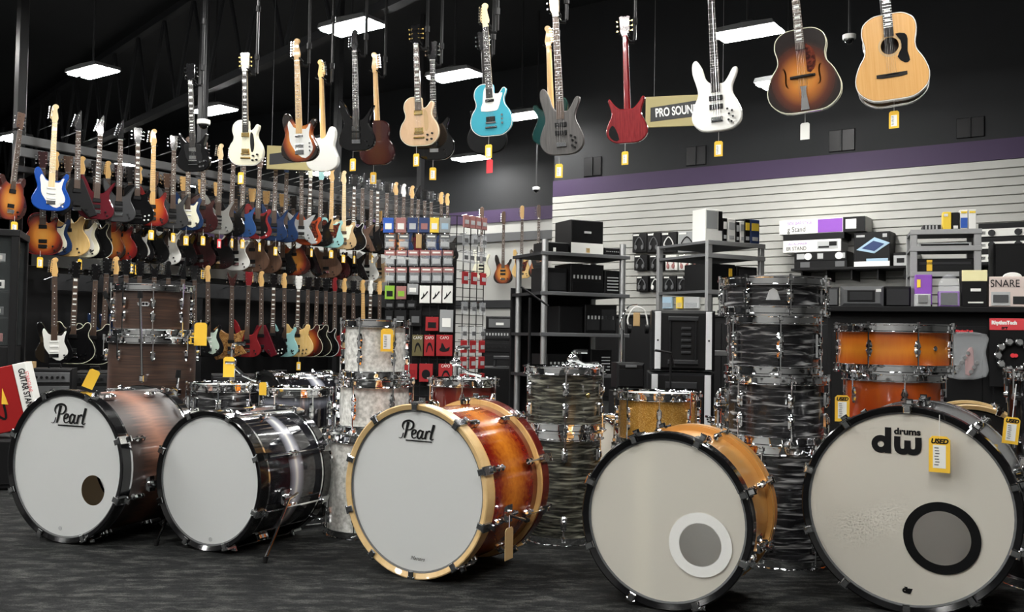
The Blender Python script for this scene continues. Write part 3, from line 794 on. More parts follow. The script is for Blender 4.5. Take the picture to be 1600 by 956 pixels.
hung('bass_guitar', 'grey ash bass guitar with many strings and slanted bridge hanging from the ceiling', 'bass', ASHGREY, 873, 243, -18, -1.9, 'black pipe hanger holding the grey ash bass', total=1.25, head='bassh', neck=BROWN, board=ROSEW, headm=BEIGE, pick='soap', br='fixed', knob='six', hw=DCHROME, face=4, tagp=[('yellow price tag hanging from the grey ash bass', YELLOW)])
hung('electric_guitar', 'cherry red twin-horned electric guitar turned backwards with black control cover', 'sg', CHERRY, 976, 224, 26, -.8, 'black pipe hanger holding the backwards cherry guitar', back=True, head='three', neck=CHERRY, headm=MAROON, hw=GOLDHW, face=0, tagp=[('yellow price tag hanging from the backwards cherry guitar', YELLOW)])
hung('bass_guitar', 'white bass guitar with two black pickups and dark fingerboard hanging from the ceiling', 'bass', WHITEG, 1122, 206, 0, -3.2, 'black pipe hanger holding the white bass', Y=6.3, head='bassh', neck=PALEMAPLE, board=EBONY, headm=WHITEG, inlay=None, pick='soap', knob='six', knobm=CHROME, face=-4, tagp=[('yellow price tag hanging from the white bass', YELLOW)])
ag = hung('archtop_guitar', 'dark sunburst archtop guitar with f-holes and tailpiece hanging from the ceiling', 'arch', ARCHB, 1257, 176, 0, -4.6, 'black pipe hanger holding the archtop guitar', Y=5.75, head='three', neck=BROWN, headm=BLACK, inlay='block', pick=None, knob=None, guard=TORT, binding=CREAM, face=-6, tagp=[('white price tag hanging from the archtop guitar', PAPER)])
ac = hung('acoustic_guitar', 'natural spruce acoustic guitar with black pickguard hanging from the ceiling', 'acou', SPRUCE, 1396, 157, 0, -4.2, 'black pipe hanger holding the spruce acoustic', Y=5.55, head='three', neck=BROWN, board=EBONY, headm=BLACK, inlay='block', pick=None, knob=None, guard=BLACK, binding=WHITEG, face=-3, tagp=[('yellow price tag hanging from the spruce acoustic', YELLOW)])
hung('acoustic_guitar', 'black acoustic guitar hidden behind the spruce acoustic', 'acou', BLACK, 1400, 165, 0, -6.0, 'black pipe hanger holding the black acoustic', Y=5.85, head='three', neck=EBONY, board=EBONY, headm=BLACK, inlay=None, pick=None, knob=None, binding=WHITEG, back=True, face=8)
# f-holes, tailpiece, sound hole, rosette, turquoise guard, control cover
MB().slab([(-.026, .01), (.026, .01), (.014, .12), (.02, .155), (-.02, .155), (-.014, .12), (-.008, .11), (-.018, .03), (.018, .03), (.008, .11), (-.008, .11), (-.014, .12)][:6], -.053, -.047, .001).build('tailpiece', CHROME, ag)
MB().slab(smooth_loop([(x * .90, .25 + (z - .25) * .92) for x, z in OUT['acou']], 3), .044, .050).build('back', ROSEW, ac)
MB().ring((0, .315), .052, .064, -.0558).build('rosette', BEIGE, ac)
for o in COL.objects:
    if o.get('label', '').startswith('turquoise electric'):
        MB().slab(smooth_loop([(-.075, .19), (.03, .185), (.065, .20), (.09, .27), (.105, .315), (.07, .312), (.03, .32), (.03, .36), (-.03, .37), (-.05, .32), (-.06, .25)], 2), -.0245, -.02, .0008).build('pickguard', WHITEG, o)
    if o.get('label', '').startswith('cherry red twin'):
        MB().slab(smooth_loop([(.06, .03), (.105, .025), (.14, .07), (.135, .115), (.11, .14), (.085, .11)], 2), .0205, .024, .0005).build('control_cover', BLACK, o)

# ------------------------------------------------------------------ guitar rack
R0 = P(75, 300, 8.6); R0.z = 0
def rack_pt(px, off=0.):
    b = R0 + NL * off
    k = (px - 800) / FPX
    s = (k * b.y - b.x) / (DL.x - k * DL.y)
    return b + DL * s
RA = rack_pt(22, -.3); RB = rack_pt(700, -.3)
RLEN = (RB - RA).length
YL = math.atan2(DL.y, DL.x)
RACKG = mat('rack_rail_grey', (.10, .102, .105), .4)
rack = thing('guitar_rack', 'long dark steel rack with rails carrying three rows of guitars', 'rack', RA, YL)
def rbox(nm, s0, s1, y, z0, z1, th, m):
    return MB().bbox(((s0 + s1) / 2, y, (z0 + z1) / 2), (s1 - s0, th, z1 - z0), .004).build(nm, m, rack)
rbox('rail', 0, RLEN, 0, 2.555, 2.64, .05, RACKG); rbox('rail', 0, RLEN, 0, 2.44, 2.525, .05, RACKG)
rbox('rail', 0, RLEN, .10, 2.31, 2.37, .04, GREYD)
rbox('rail', .3, RLEN, .20 - .3, 1.20, 1.36, .05, GREYD)
rbox('back_panel', 1.2, RLEN, .27, 1.45, 1.92, .03, BOARDW)
rbox('lower_panel', .1, RLEN, .29, .05, 1.45, .03, BLACKM)
for px in (45, 333, 545, 676):
    p = rack_pt(px, -.22); s = (p - RA).dot(DL)
    MB().bbox((s, 0.20, 2.8), (.085, .085, 5.6), .006).build('post', GREYD if px > 50 else BLACKP, rack)
YOKE = MB().tube([(-.033, -.045, .010), (-.033, -.008, .006), (-.03, .022, .004), (.03, .022, .004), (.033, -.008, .006), (.033, -.045, .010)], .0055, 6).mesh('yoke')
def rack_hook(p, yaw, rail_y, m):
    """hook arm (part of the rack) with a yoke turned to the guitar that hangs from point p"""
    Mi = (Matrix.Translation(RA) @ Matrix.Rotation(YL, 4, 'Z')).inverted()
    back = Mi @ (p + Matrix.Rotation(yaw, 3, 'Z') @ Vector((0, .022, .004)))
    h = MB().cyl((back.x, rail_y, back.z - .03), back, .006, 6).build('hook', m, rack)
    y = mkobj('yoke', YOKE, RUBBER, h, Mi @ p, (0, 0, yaw - YL))
def racked(label, ty, body, px, row, tagc=None, dz=0., name='electric_guitar', dyaw=0., **k):
    off, nz = {'A': (.0, 2.715), 'B': (-.222, 2.35), 'C': (0., 1.36)}[row]
    p = rack_pt(px, off); p.z = nz + dz
    yc = -math.atan2(p.x, p.y)
    gy = yc * .85 + YAW_L * .15 + R(dyaw * .4 + random.uniform(-4, 4)) if row == 'A' else yc * 1.1 - YAW_L * .1 + R(random.uniform(-2, 2)) if row == 'C' else yc * 1.2 - YAW_L * .2 + R(random.uniform(-1, 1))
    g = guitar(name, label, ty, body, p, gy, detail=False, lean=R(random.uniform(-1.3, 1.3)), tilt={'A': 2., 'B': 7., 'C': 5.}[row], **k)
    rack_hook(p, gy, {'A': 0., 'B': .10, 'C': -.10}[row], CHROME if row == 'A' else DCHROME)
    if tagc:
        base = p - Vector((0, 0, nut_of(ty))) + NL * .03
        short = label
        for cut in (' on the ', ' hung low', ' right of', ' beside', ' between', ', only'): short = short.split(cut)[0]
        lab = tagc[0] if tagc[0] != TL else ('red' if tagc[1] is TAGRED else 'yellow') + ' price tag dangling below the ' + short
        price_tag(lab, base + Vector((0, 0, .03)) + DL * random.uniform(-.05, .05) * .4, YAW_L + R(random.uniform(-25, 25)), .9, tagc[1] if len(tagc) > 1 else YELLOW, .06 + random.random() * (.05 if row != 'B' else -.01), tagc[2] if len(tagc) > 2 else None)
    return g
GA = 'guitars on the upper rail of the rack'; GB = 'guitars hung low behind the upper row'; GCR = 'guitars on the lower rail of the rack'
U = ' on the upper rack rail'
TGR = 'price tags on the racked guitars'
TL = 'small yellow price tag dangling below a guitar on the upper rack row'
tg = (TL, YELLOW, TGR)
BKN = dict(neck=EBONY, board=ROSEW, headm=BLACK)
racked('bright blue guitar with white pickguard and maple neck' + U, 'strat', BLUE, 76, 'A', neck=PALEMAPLE, board=PALEMAPLE, guard=WHITEG, pick='sss', pickm=WHITEG, knobm=WHITEG, group=GA, inlay=None, dyaw=-14, dz=.03)
racked('black V-shaped guitar beside the bright blue one' + U, 'vee', BLACKM, 113, 'A', head='point', group=GA, dyaw=14, **BKN)
racked('dark red guitar with sharp shark-tooth inlays' + U, 'super', WINE, 148, 'A', head='point', inlay='shark', group=GA, dyaw=-8, **BKN)
racked('matte charcoal guitar beside the dark red one' + U, 'super', CHAR, 180, 'A', head='point', hw=DCHROME, group=GA, **BKN)
racked('black single-cutaway guitar with four pale knobs' + U, 'lp', BLACK, 207, 'A', head='three', inlay='block', knob='four', knobm=WHITE, br='lp', group=GA, **BKN)
racked('amber and cherry burst guitar with maple neck' + U, 'strat', REDB, 232, 'A', neck=MAPLE, board=MAPLE, inlay=None, group=GA, tagc=tg)
racked('charcoal grey guitar with three-a-side headstock' + U, 'super', CHAR, 264, 'A', head='three', hw=DCHROME, group=GA, tagc=tg, **BKN)
racked('navy blue guitar with white pickguard' + U, 'strat', NAVY, 287, 'A', neck=BROWN, guard=CREAM, pick='sss', pickm=WHITE, group=GA, tagc=tg)
racked('dark maroon guitar between the navy and silver ones' + U, 'lp', MAROON, 311, 'A', head='three', group=GA, neck=BROWN, tagc=tg)
racked('silver grey guitar with maple headstock' + U, 'super', SILVER, 338, 'A', neck=BROWN, headm=PALEMAPLE, pick='sss', knobm=CHROME, group=GA, dyaw=-10, tagc=(TL, TAGRED, TGR))
racked('glossy black guitar beside the silver grey one' + U, 'super', BLACK, 358, 'A', group=GA, tagc=tg, neck=MAPLE, headm=BLACK)
racked('mid blue twin-cutaway guitar' + U, 'sg', MBLUE, 375, 'A', head='three', group=GA, neck=BROWN, tagc=tg)
racked('bright red guitar with black pickguard' + U, 'offset', REDG, 400, 'A', neck=BROWN, guard=BLACK, head='three', knobm=WHITE, group=GA, dyaw=-12, tagc=tg)
racked('dark navy twin-cutaway guitar right of the red one' + U, 'super', NAVY, 425, 'A', head='three', group=GA, tagc=tg, neck=BROWN)
racked('dark navy guitar with pointed headstock' + U, 'super', NAVY, 442, 'A', head='point', headm=NAVY, neck=EBONY, group=GA)
racked('light silver star-shaped guitar' + U, 'star', LSILV, 466, 'A', head='vhead', headm=EBONY, neck=EBONY, group=GA, knob='three', dyaw=-10)
racked('orange guitar with tortoiseshell pickguard' + U, 'offset', ORANGE, 480, 'A', neck=EBONY, headm=CREAM, inlay='block', guard=TORT, knobm=CREAM, pickm=CHROME, group=GA, tagc=tg)
racked('black guitar with chrome pickups between orange and sky blue' + U, 'sg', BLACK, 497, 'A', head='three', neck=EBONY, pickm=CHROME, group=GA, headm=SKY)
racked('sky blue single-cutaway guitar with tortoiseshell pickguard' + U, 'tele', SKY, 514, 'A', neck=MAPLE, board=MAPLE, guard=TORT, pick='hs', pickm=CHROME, inlay=None, group=GA, tagc=tg)
racked('beige and cream guitar with maple neck' + U, 'tele', BEIGE, 533, 'A', neck=PALEMAPLE, board=PALEMAPLE, guard=CREAM, pickm=BROWN, inlay=None, group=GA, dyaw=-12, tagc=tg)
racked('black single-cutaway guitar with large block inlays' + U, 'lp', BLACK, 549, 'A', head='three', inlay='block', binding=WHITE, group=GA, tagc=tg, **BKN)
racked('brown pointed guitar with black headstock' + U, 'star', BROWN, 562, 'A', head='point', group=GA, **BKN)
racked('black guitar with slim neck beside the accessory grid' + U, 'sg', BLACK, 576, 'A', head='three', group=GA, tagc=tg, **BKN)
racked('black guitar with block inlays beside the accessory grid' + U, 'lp', BLACK, 586, 'A', head='three', inlay='block', group=GA, **BKN)
HID = 'guitar whose headstock alone rises above the accessory grid'
for px, m, hd, hm in ((601, MAPLE, 'three', BLACK), (615, MAPLE, 'inline', MAPLE), (627, EBONY, 'inline', WHITEG), (640, MAPLE, 'inline', MAPLE), (650, EBONY, 'point', BLACK), (660, EBONY, 'three', BLACK), (670, EBONY, 'three', BLACK), (686, MAPLE, 'inline', MAPLE), (696, MAPLE, 'inline', MAPLE)):
    racked(('maple-necked ' if hm is MAPLE else 'white-headed ' if hm is WHITEG else 'black-headed ') + HID, 'strat' if hd == 'inline' else 'lp', random.choice((BLACK, SUNB, WINE, NAVY)), px, 'A', neck=m, headm=hm, head=hd, group='guitars behind the accessory grid')
# second layer, hung low behind the upper row
LB = ' hung low behind the upper row'
racked('amber single-cutaway guitar with red sides' + LB, 'lp', AMBERB, 60, 'B', head='three', neck=MAROON, binding=REDG, group=GB, tagc=tg)
racked('navy guitar with cream pickguard' + LB, 'strat', NAVY, 80, 'B', guard=CREAM, pick='sss', pickm=WHITE, group=GB)
racked('blonde amber semi-hollow guitar' + LB, 'semi', BLONDE, 100, 'B', head='three', neck=BROWN, group=GB)
racked('cream double-cutaway guitar' + LB, 'strat', CREAM, 122, 'B', guard=WHITEG, neck=MAPLE, pick='sss', pickm=WHITE, group=GB, tagc=tg)
racked('black single-cutaway guitar with pale binding' + LB, 'lp', BLACK, 143, 'B', head='three', neck=EBONY, binding=CREAM, group=GB)
racked('yellow-centred sunburst guitar' + LB, 'strat', SUNB, 163, 'B', neck=MAPLE, group=GB, tagc=tg)
racked('cherry burst guitar' + LB, 'lp', REDB, 180, 'B', head='three', neck=MAROON, group=GB)
racked('black guitar with white pickguard' + LB, 'strat', BLACK, 212, 'B', guard=WHITEG, neck=MAPLE, pick='sss', pickm=WHITE, group=GB, tagc=tg)
HB = 'guitar hung low behind the upper row, only its lower edge showing'
for px, ty, m in ((198, 'lp', BLACK), (236, 'lp', BLACK), (256, 'super', WHITEG), (282, 'strat', BLACK), (310, 'lp', MAROON), (335, 'semi', BLACK), (364, 'offset', WHITEG), (390, 'semi', BROWN), (412, 'semi', BROWN), (438, 'super', BLACK), (455, 'semi', AMBERB), (480, 'vee', BLACK), (505, 'semi', BROWN), (525, 'lp', MAROON), (550, 'star', BLACK), (572, 'offset', WHITEG), (590, 'super', BEIGE)):
    racked({BLACK: 'black', WHITEG: 'white', MAROON: 'maroon', BROWN: 'brown', AMBERB: 'amber', BEIGE: 'beige'}[m] + {'semi': ' round-bodied', 'vee': ' V-shaped', 'star': ' pointed'}.get(ty, '') + ' ' + HB, ty, m, px, 'B', head='three', neck=random.choice((MAPLE, BROWN, EBONY)), group='guitars mostly hidden behind the upper row', tagc=tg if random.random() < .45 else None)
# lower rail
LC = ' on the lower rack rail'
racked('black guitar with white pickguard and rosewood neck, leftmost' + LC, 'strat', BLACK, 84, 'C', guard=WHITEG, pick='sss', pickm=WHITE, neck=MAPLE, group=GCR, dyaw=-15, dz=-.04, tagc=None)
racked('black single-cutaway hollow guitar with white binding' + LC, 'semi', BLACK, 117, 'C', head='three', inlay='block', binding=CREAM, group=GCR, dyaw=-8, knob='four', knobm=CHROME, br='lp', dz=-.04, **BKN)
racked('black hollow guitar with pale binding behind the block-inlaid one' + LC, 'semi', BLACK, 148, 'C', head='three', binding=CREAM, group=GCR, dyaw=-8, dz=-.05, **BKN)
HC = 'dark guitar hidden behind the brown drum stack, headstock showing above'
for px, hd, m in ((165, 'three', BLACK), (180, 'inline', MAPLE), (196, 'three', BLACK), (217, 'three', BLACK), (240, 'vhead', BLACK), (262, 'inline', BLACK), (285, 'point', BLACK), (303, 'three', BLACK)):
    racked(HC if m is BLACK else HC.replace('dark', 'maple-headed'), 'super', random.choice((BLACK, CHAR, NAVY)), px, 'C', head=hd, headm=m, neck=EBONY, group='guitars behind the brown drums', dz=.02)
racked('black guitar with mint pickguard and maple headstock' + LC, 'strat', BLACK, 324, 'C', guard=mat('mint', (.55, .66, .56), .3), pick='sss', pickm=WHITE, headm=MAPLE, neck=MAPLE, group=GCR, dz=.01)
racked('brown spalted pointed guitar with red wings' + LC, 'expl', QUILT, 362, 'C', head='vhead', headm=AMBERB, neck=EBONY, group=GCR, dz=-.02)
racked('cherry red twin-cutaway guitar' + LC, 'super', REDG, 388, 'C', head='three', headm=REDG, neck=EBONY, group=GCR)
racked('crimson V-shaped guitar' + LC, 'vee', WINE, 408, 'C', neck=MAPLE, board=ROSEW, group=GCR, dyaw=25)
racked('black guitar with four pale knobs' + LC, 'lp', BLACK, 427, 'C', head='three', inlay='block', knob='four', knobm=WHITE, group=GCR, **BKN)
racked('pale blue double-cutaway guitar' + LC, 'strat', SKY, 444, 'C', neck=MAPLE, group=GCR)
racked('blonde semi-hollow guitar with block inlays' + LC, 'semi', BLONDE, 466, 'C', head='three', headm=WHITEG, inlay='block', neck=BROWN, knob='four', group=GCR, dyaw=-12, tagc=('small yellow tag hanging below the blonde semi-hollow guitar',))
racked('brown burst semi-hollow guitar beside the blonde one' + LC, 'semi', AMBERB, 481, 'C', head='three', binding=CREAM, group=GCR, **BKN)
racked('black semi-hollow guitar with cream binding' + LC, 'semi', BLACK, 495, 'C', head='three', binding=CREAM, group=GCR, **BKN)
racked('black single-cutaway guitar with white binding' + LC, 'lp', BLACK, 509, 'C', head='three', binding=WHITE, group=GCR, **BKN)
racked('red guitar with red headstock near the white drums' + LC, 'super', REDG, 523, 'C', headm=REDG, neck=EBONY, group=GCR)
HW_ = 'guitar behind the white drum stack, neck and headstock showing above it'
for px, nk, hd, hm, il in ((538, MAPLE, 'inline', MAPLE, 'dot'), (552, EBONY, 'three', BLACK, 'dot'), (567, MAPLE, 'inline', MAPLE, None), (579, EBONY, 'inline', WHITEG, 'block'), (593, EBONY, 'inline', MAPLE, 'dot')):
    racked(('maple-necked ' if nk is MAPLE else 'dark-necked ') + HW_ + (' with block inlays' if il == 'block' else ''), 'strat', BLACK, px, 'C', neck=nk, board=nk if nk is MAPLE and il is None else ROSEW, headm=hm, head=hd, inlay=il, group='guitars behind the white drums')
# bass on a far rack at the left edge, and basses on the back wall
p = rack_pt(18, .0); p.z = 2.62
guitar('electric_guitar', 'small amber and dark guitar left of the rack post, under a lamp', 'semi', AMBERB, p, YAW_L + R(20), head='three', neck=BROWN, detail=False)
rack_hook(p, YAW_L + R(20), 0., CHROME)
price_tag('yellow price tag under the amber guitar left of the rack post', p - Vector((0, 0, .78)), YAW_L, 1., YELLOW, .05)
for i, (px, body, gd, lab) in enumerate(((752, CREAM, None, 'cream bass guitar on the back wall, half behind the accessory grid'), (786, SUNB, None, 'sunburst bass guitar hanging on the white back wall'), (815, BLONDE, TORT, 'amber bass guitar with dark pickguard hanging on the white back wall'), (841, SUNB, BLACKP, 'sunburst bass guitar behind the small black keyboard'))):
    Yb = 16.3 - (px - 752) * .0055
    b = P(px, 443 + (-8 if i != 1 else 0), Yb)
    n = nut_of('bass'); nut = Vector((b.x, b.y, b.z + n * .93))
    guitar('bass_guitar', lab, 'bass', body, Vector((b.x, b.y, b.z + n)), YAW_R + R(20), head='bassh', neck=BROWN if i != 2 else MAPLE, guard=gd, pick='soap', detail=False, knob='two', tilt=0)
bar = MB().bbox((0, 0, 0), (3.2, .05, .16), .006).build('hanging_bar', RACKG)
c = P(800, 367, 16.15); bar.location = W0 + (c - W0) - NR * .0; bar.rotation_euler = (0, 0, YAW_R)
q = WB0 + DR * ((c - WB0).dot(DR)) + NR * .03; bar.location = (q.x - DR.x * .4, q.y - DR.y * .4, c.z)
tag(bar, 'grey horizontal bar on the white back wall holding bass guitars', 'rail')
bar2 = MB().bbox((0, 0, 0), (3.2, .06, .14), .006).build('hanging_bar', GREYD)
bar2.location = (q.x - DR.x * .4, q.y - DR.y * .4, P(800, 474, 16.15).z); bar2.rotation_euler = (0, 0, YAW_R)
tag(bar2, 'dark lower bar on the back wall under the bass guitars', 'rail')

# ------------------------------------------------------------------ drums
def oyster(name, lo, mid, hi, sc=1.):
    m, nt, b = base_mat(name); L = nt.links.new
    tc = nt.nodes.new('ShaderNodeTexCoord'); sp = nt.nodes.new('ShaderNodeSeparateXYZ'); L(tc.outputs['Object'], sp.inputs[0])
    at = nt.nodes.new('ShaderNodeMath'); at.operation = 'ARCTAN2'; L(sp.outputs[1], at.inputs[0]); L(sp.outputs[0], at.inputs[1])
    cb = nt.nodes.new('ShaderNodeCombineXYZ')
    m1 = nt.nodes.new('ShaderNodeMath'); m1.operation = 'MULTIPLY'; m1.inputs[1].default_value = 1.5; L(at.outputs[0], m1.inputs[0])
    m2 = nt.nodes.new('ShaderNodeMath'); m2.operation = 'MULTIPLY'; m2.inputs[1].default_value = 75 * sc; L(sp.outputs[2], m2.inputs[0])
    L(m1.outputs[0], cb.inputs[0]); L(m2.outputs[0], cb.inputs[1])
    n = nt.nodes.new('ShaderNodeTexNoise'); n.inputs['Scale'].default_value = 1.0; n.inputs['Detail'].default_value = 3; n.inputs['Distortion'].default_value = .5
    L(cb.outputs[0], n.inputs['Vector'])
    r = ramp(nt, [(.44, lo), (.55, mid), (.68, hi)]); L(n.outputs['Fac'], r.inputs[0]); L(r.outputs[0], b.inputs['Base Color'])
    b.inputs['Roughness'].default_value = .25; b.inputs['Coat Weight'].default_value = .4
    return m
OYST_B = oyster('black_oyster_wrap', (.006, .006, .007), (.03, .03, .032), (.30, .30, .30))
OYST_G = oyster('olive_oyster_wrap', (.016, .016, .013), (.07, .07, .055), (.26, .26, .21), 1.3)
WHITEP = noise_mat('white_marine_wrap', [(.35, (.42, .42, .39)), (.55, (.66, .66, .62)), (.7, (.8, .8, .77))], (1, 1, 1), 55, .2, coat=.5, detail=3)
GOLDSP = noise_mat('gold_sparkle_wrap', [(.35, (.36, .17, .025)), (.55, (.58, .30, .05)), (.72, (.85, .58, .2))], (1, 1, 1), 260, .25, metal=.4, coat=.6, detail=3)
GOLDSAT = mat('gold_satin_wrap', (.62, .32, .09), .28, .45, .5)
def brown_shell(axis, lo, hi): return grad_mat('walnut_fade_' + axis, [(0, (.012, .009, .008)), (.22, (.03, .016, .011)), (.5, (.15, .062, .036)), (.78, (.03, .016, .011)), (1, (.012, .009, .008))], axis, lo, hi, .42, .1, .25, (2, 2, 60))
BRB = grad_mat('walnut_bass_fade', [(0, (.014, .011, .010)), (.25, (.04, .022, .017)), (.5, (.26, .115, .07)), (.75, (.04, .022, .017)), (1, (.012, .010, .009))], 'y', .02, .42, .45, .1, .28, (40, 2, 40))
BRT = noise_mat('walnut_tom', [(.3, (.018, .010, .007)), (.55, (.05, .026, .017)), (.75, (.095, .048, .03))], (3, 3, 70), 2, .4, coat=.15)
REDBASS = grad_mat('red_sunburst_bass', [(.05, (.06, .004, .004)), (.25, (.20, .014, .006)), (.5, (.62, .20, .018)), (.75, (.20, .014, .006)), (.95, (.045, .003, .003))], 'y', .0, .42, .12, .8, .22, (22, 22, 22))
ORANGET = grad_mat('amber_burst_snare', [(0, (.20, .012, .004)), (.25, (.48, .10, .010)), (.5, (.66, .22, .018)), (.75, (.58, .14, .012)), (1, (.30, .02, .005))], 'z', .0, .18, .12, .8, .15, (30, 30, 3))
REDT = grad_mat('red_amber_tom', [(0, (.22, .012, .005)), (.6, (.40, .05, .008)), (1, (.50, .09, .012))], 'z', .0, .24, .12, .8, .1, (30, 30, 3))
REDTOM = mat('dark_red_tom', (.13, .015, .010), .12, 0, .8)
BLKFADE = grad_mat('black_silver_stripe', [(0, (.008, .008, .010)), (.40, (.008, .008, .011)), (.47, (.30, .31, .36)), (.50, (.72, .72, .68)), (.53, (.30, .31, .36)), (.60, (.008, .008, .011)), (1, (.008, .008, .010))], 'y', .0, .44, .1, .8, .0)
BLKTOM = grad_mat('black_fade_tom', [(0, (.008, .008, .010)), (.45, (.008, .008, .012)), (.58, (.20, .21, .25)), (.7, (.008, .008, .012)), (1, (.008, .008, .010))], 'z', .0, .25, .12, .8, .0)
PORTM = mat('inner_shell_ply', (.30, .22, .13), .5)

def octo(w, h, c=.3):
    x, z = w / 2, h / 2; k = min(x, z) * c * 2
    return [(x, -z + k), (x, z - k), (x - k, z), (-x + k, z), (-x, z - k), (-x, -z + k), (-x + k, -z), (x - k, -z)]
def lug_mesh(kind):
    mb = MB()
    if kind == 'tear':
        mb.slab(smooth_loop([(0, -.026), (.010, -.012), (.011, .012), (.006, .026), (-.006, .026), (-.011, .012), (-.010, -.012)], 2), -.017, .003, .005)
    elif kind == 'box':
        mb.slab(octo(.024, .058, .3), -.018, .003, .006); mb.slab(octo(.016, .03, .3), -.024, -.012, .004)
    elif kind == 'art':
        mb.slab([(.006, -.032), (.014, -.008), (.009, 0), (.014, .008), (.006, .032), (-.006, .032), (-.014, .008), (-.009, 0), (-.014, -.008), (-.006, -.032)], -.018, .003, .005)
    elif kind == 'round':
        mb.cyl((0, .003, 0), (0, -.02, 0), .016, 12, .012); mb.cyl((0, -.012, -.03), (0, -.012, .03), .006, 8)
    return mb.mesh('lug')
LUG = {k: lug_mesh(k) for k in ('tear', 'box', 'art', 'round')}
def lathe_mesh(key, prof, n=48, name='x', closed=False):
    return cached(key, lambda: MB().lathe(prof, n, None, closed).mesh(name))

def tom(name, label, x, y, z0, r, h, shell, lug='tear', nl=8, rows=2, rim=None, head=None, phase=0., group=None, cat='drum', legs=0, headb=None, rx=0., rz=0., badge=None, split=False):
    """drum standing upright; z0 = lowest point, h = overall height, r = rim radius"""
    t = thing(name, label, cat, (x, y, z0), rz, group, rx)
    rim = rim or CHROME; rs = r - .014
    body = MB().lathe([(rs, .012), (rs, h - .012)], 56).lathe([(rs - .006, h - .012), (rs - .006, .012)], 56).mesh('shell')
    for v in body.vertices: v.co.z -= 0
    mkobj('shell', body, shell, t)
    hp = [(r - .004, 0), (r + .003, .002), (r + .003, .005), (r - .003, .008), (r - .003, .028), (r + .004, .031), (r + .004, .036), (r - .006, .036), (r - .009, .030), (r - .009, .002)]
    MB().lathe([(a, h - .036 + b) for a, b in hp], 56, None, True).build('top_rim', RIM, t)
    MB().lathe([(a, .036 - b) for a, b in reversed(hp)], 56, None, True).build('bottom_rim', RIM, t)
    MB().lathe([(r - .008, h - .012), (r * .9, h - .010), (.001, h - .010)], 56).build('drum_head', head or HEADW, t)
    MB().lathe([(.001, .010), (r * .9, .010), (r - .008, .012)], 56).build('bottom_head', headb or HEADW, t)
    rod = MB()
    for i in range(nl):
        a = phase + 2 * math.pi * i / nl
        c, s = math.cos(a), math.sin(a)
        rzz = a + math.pi / 2
        zs = [h * .5] if rows == 1 else [.036 + min(.055, h * .25), h - .036 - min(.055, h * .25)]
        for k, z in enumerate(zs):
            l = mkobj('lug', LUG[lug], rim, t, (rs * c, rs * s, z), (0, 0, rzz))
            if k == 1 or rows == 1: mkobj('tension_rod', cached('rodup%.3f' % (h - z), lambda: MB().cyl((0, 0, 0), (0, 0, h - z - .004), .0032, 6).cyl((0, 0, h - z - .010), (0, 0, h - z + .006), .006, 6).bbox((0, 0, h - z - .014), (.016, .014, .012), .002).mesh('rod')), rim, t, ((r + .005) * c, (r + .005) * s, z), (0, 0, rzz))
            if k == 0: mkobj('tension_rod', cached('roddn%.3f' % z, lambda: MB().cyl((0, 0, 0), (0, 0, -z + .004), .0032, 6).cyl((0, 0, -z + .010), (0, 0, -z - .002), .006, 6).bbox((0, 0, -z + .014), (.016, .014, .012), .002).mesh('rod')), rim, t, ((r + .005) * c, (r + .005) * s, z), (0, 0, rzz))
    if badge:
        a, z, m, kind = badge
        c, s = math.cos(a), math.sin(a)
        if kind == 'tri': o = MB().slab([(-.026, -.02), (.026, -.02), (.014, .016), (0, .024), (-.014, .016)], -.003, .002, .001)
        elif kind == 'plate': o = MB().slab(octo(.055, .02, .3), -.003, .002, .001); 
        else: o = MB().slab([(.010 * math.cos(q * .5236), .010 * math.sin(q * .5236)) for q in range(12)], -.006, .002, .002)
        o = o.build('badge', m, t); o.location = (rs * c, rs * s, z); o.rotation_euler = (0, 0, a + math.pi / 2)
        if kind == 'plate':
            for dx in (-.014, 0, .014): MB().slab(octo(.011, .011, .3), -.0042, -.002).build('cutout', INK, o).location = (dx, 0, 0)
    for i in range(legs):
        a = phase + .3 + 2 * math.pi * i / legs
        c, s = math.cos(a), math.sin(a); q = rs + .016
        MB().cyl((q * c, q * s, -z0 + .01), (q * c, q * s, h * .55), .005, 8).build('leg', CHROME, t)
        MB().cyl((q * c, q * s, -z0), (q * c, q * s, -z0 + .035), .011, 8).build('rubber_foot', RUBBER, t)
        MB().bbox((0, 0, 0), (.03, .03, .05), .005).build('leg_bracket', CHROME, t).location = ((rs + .012) * c, (rs + .012) * s, h * .45)
    return t
def at_xy(px, Y): 
    p = P(px, 500, Y); return p.x, p.y

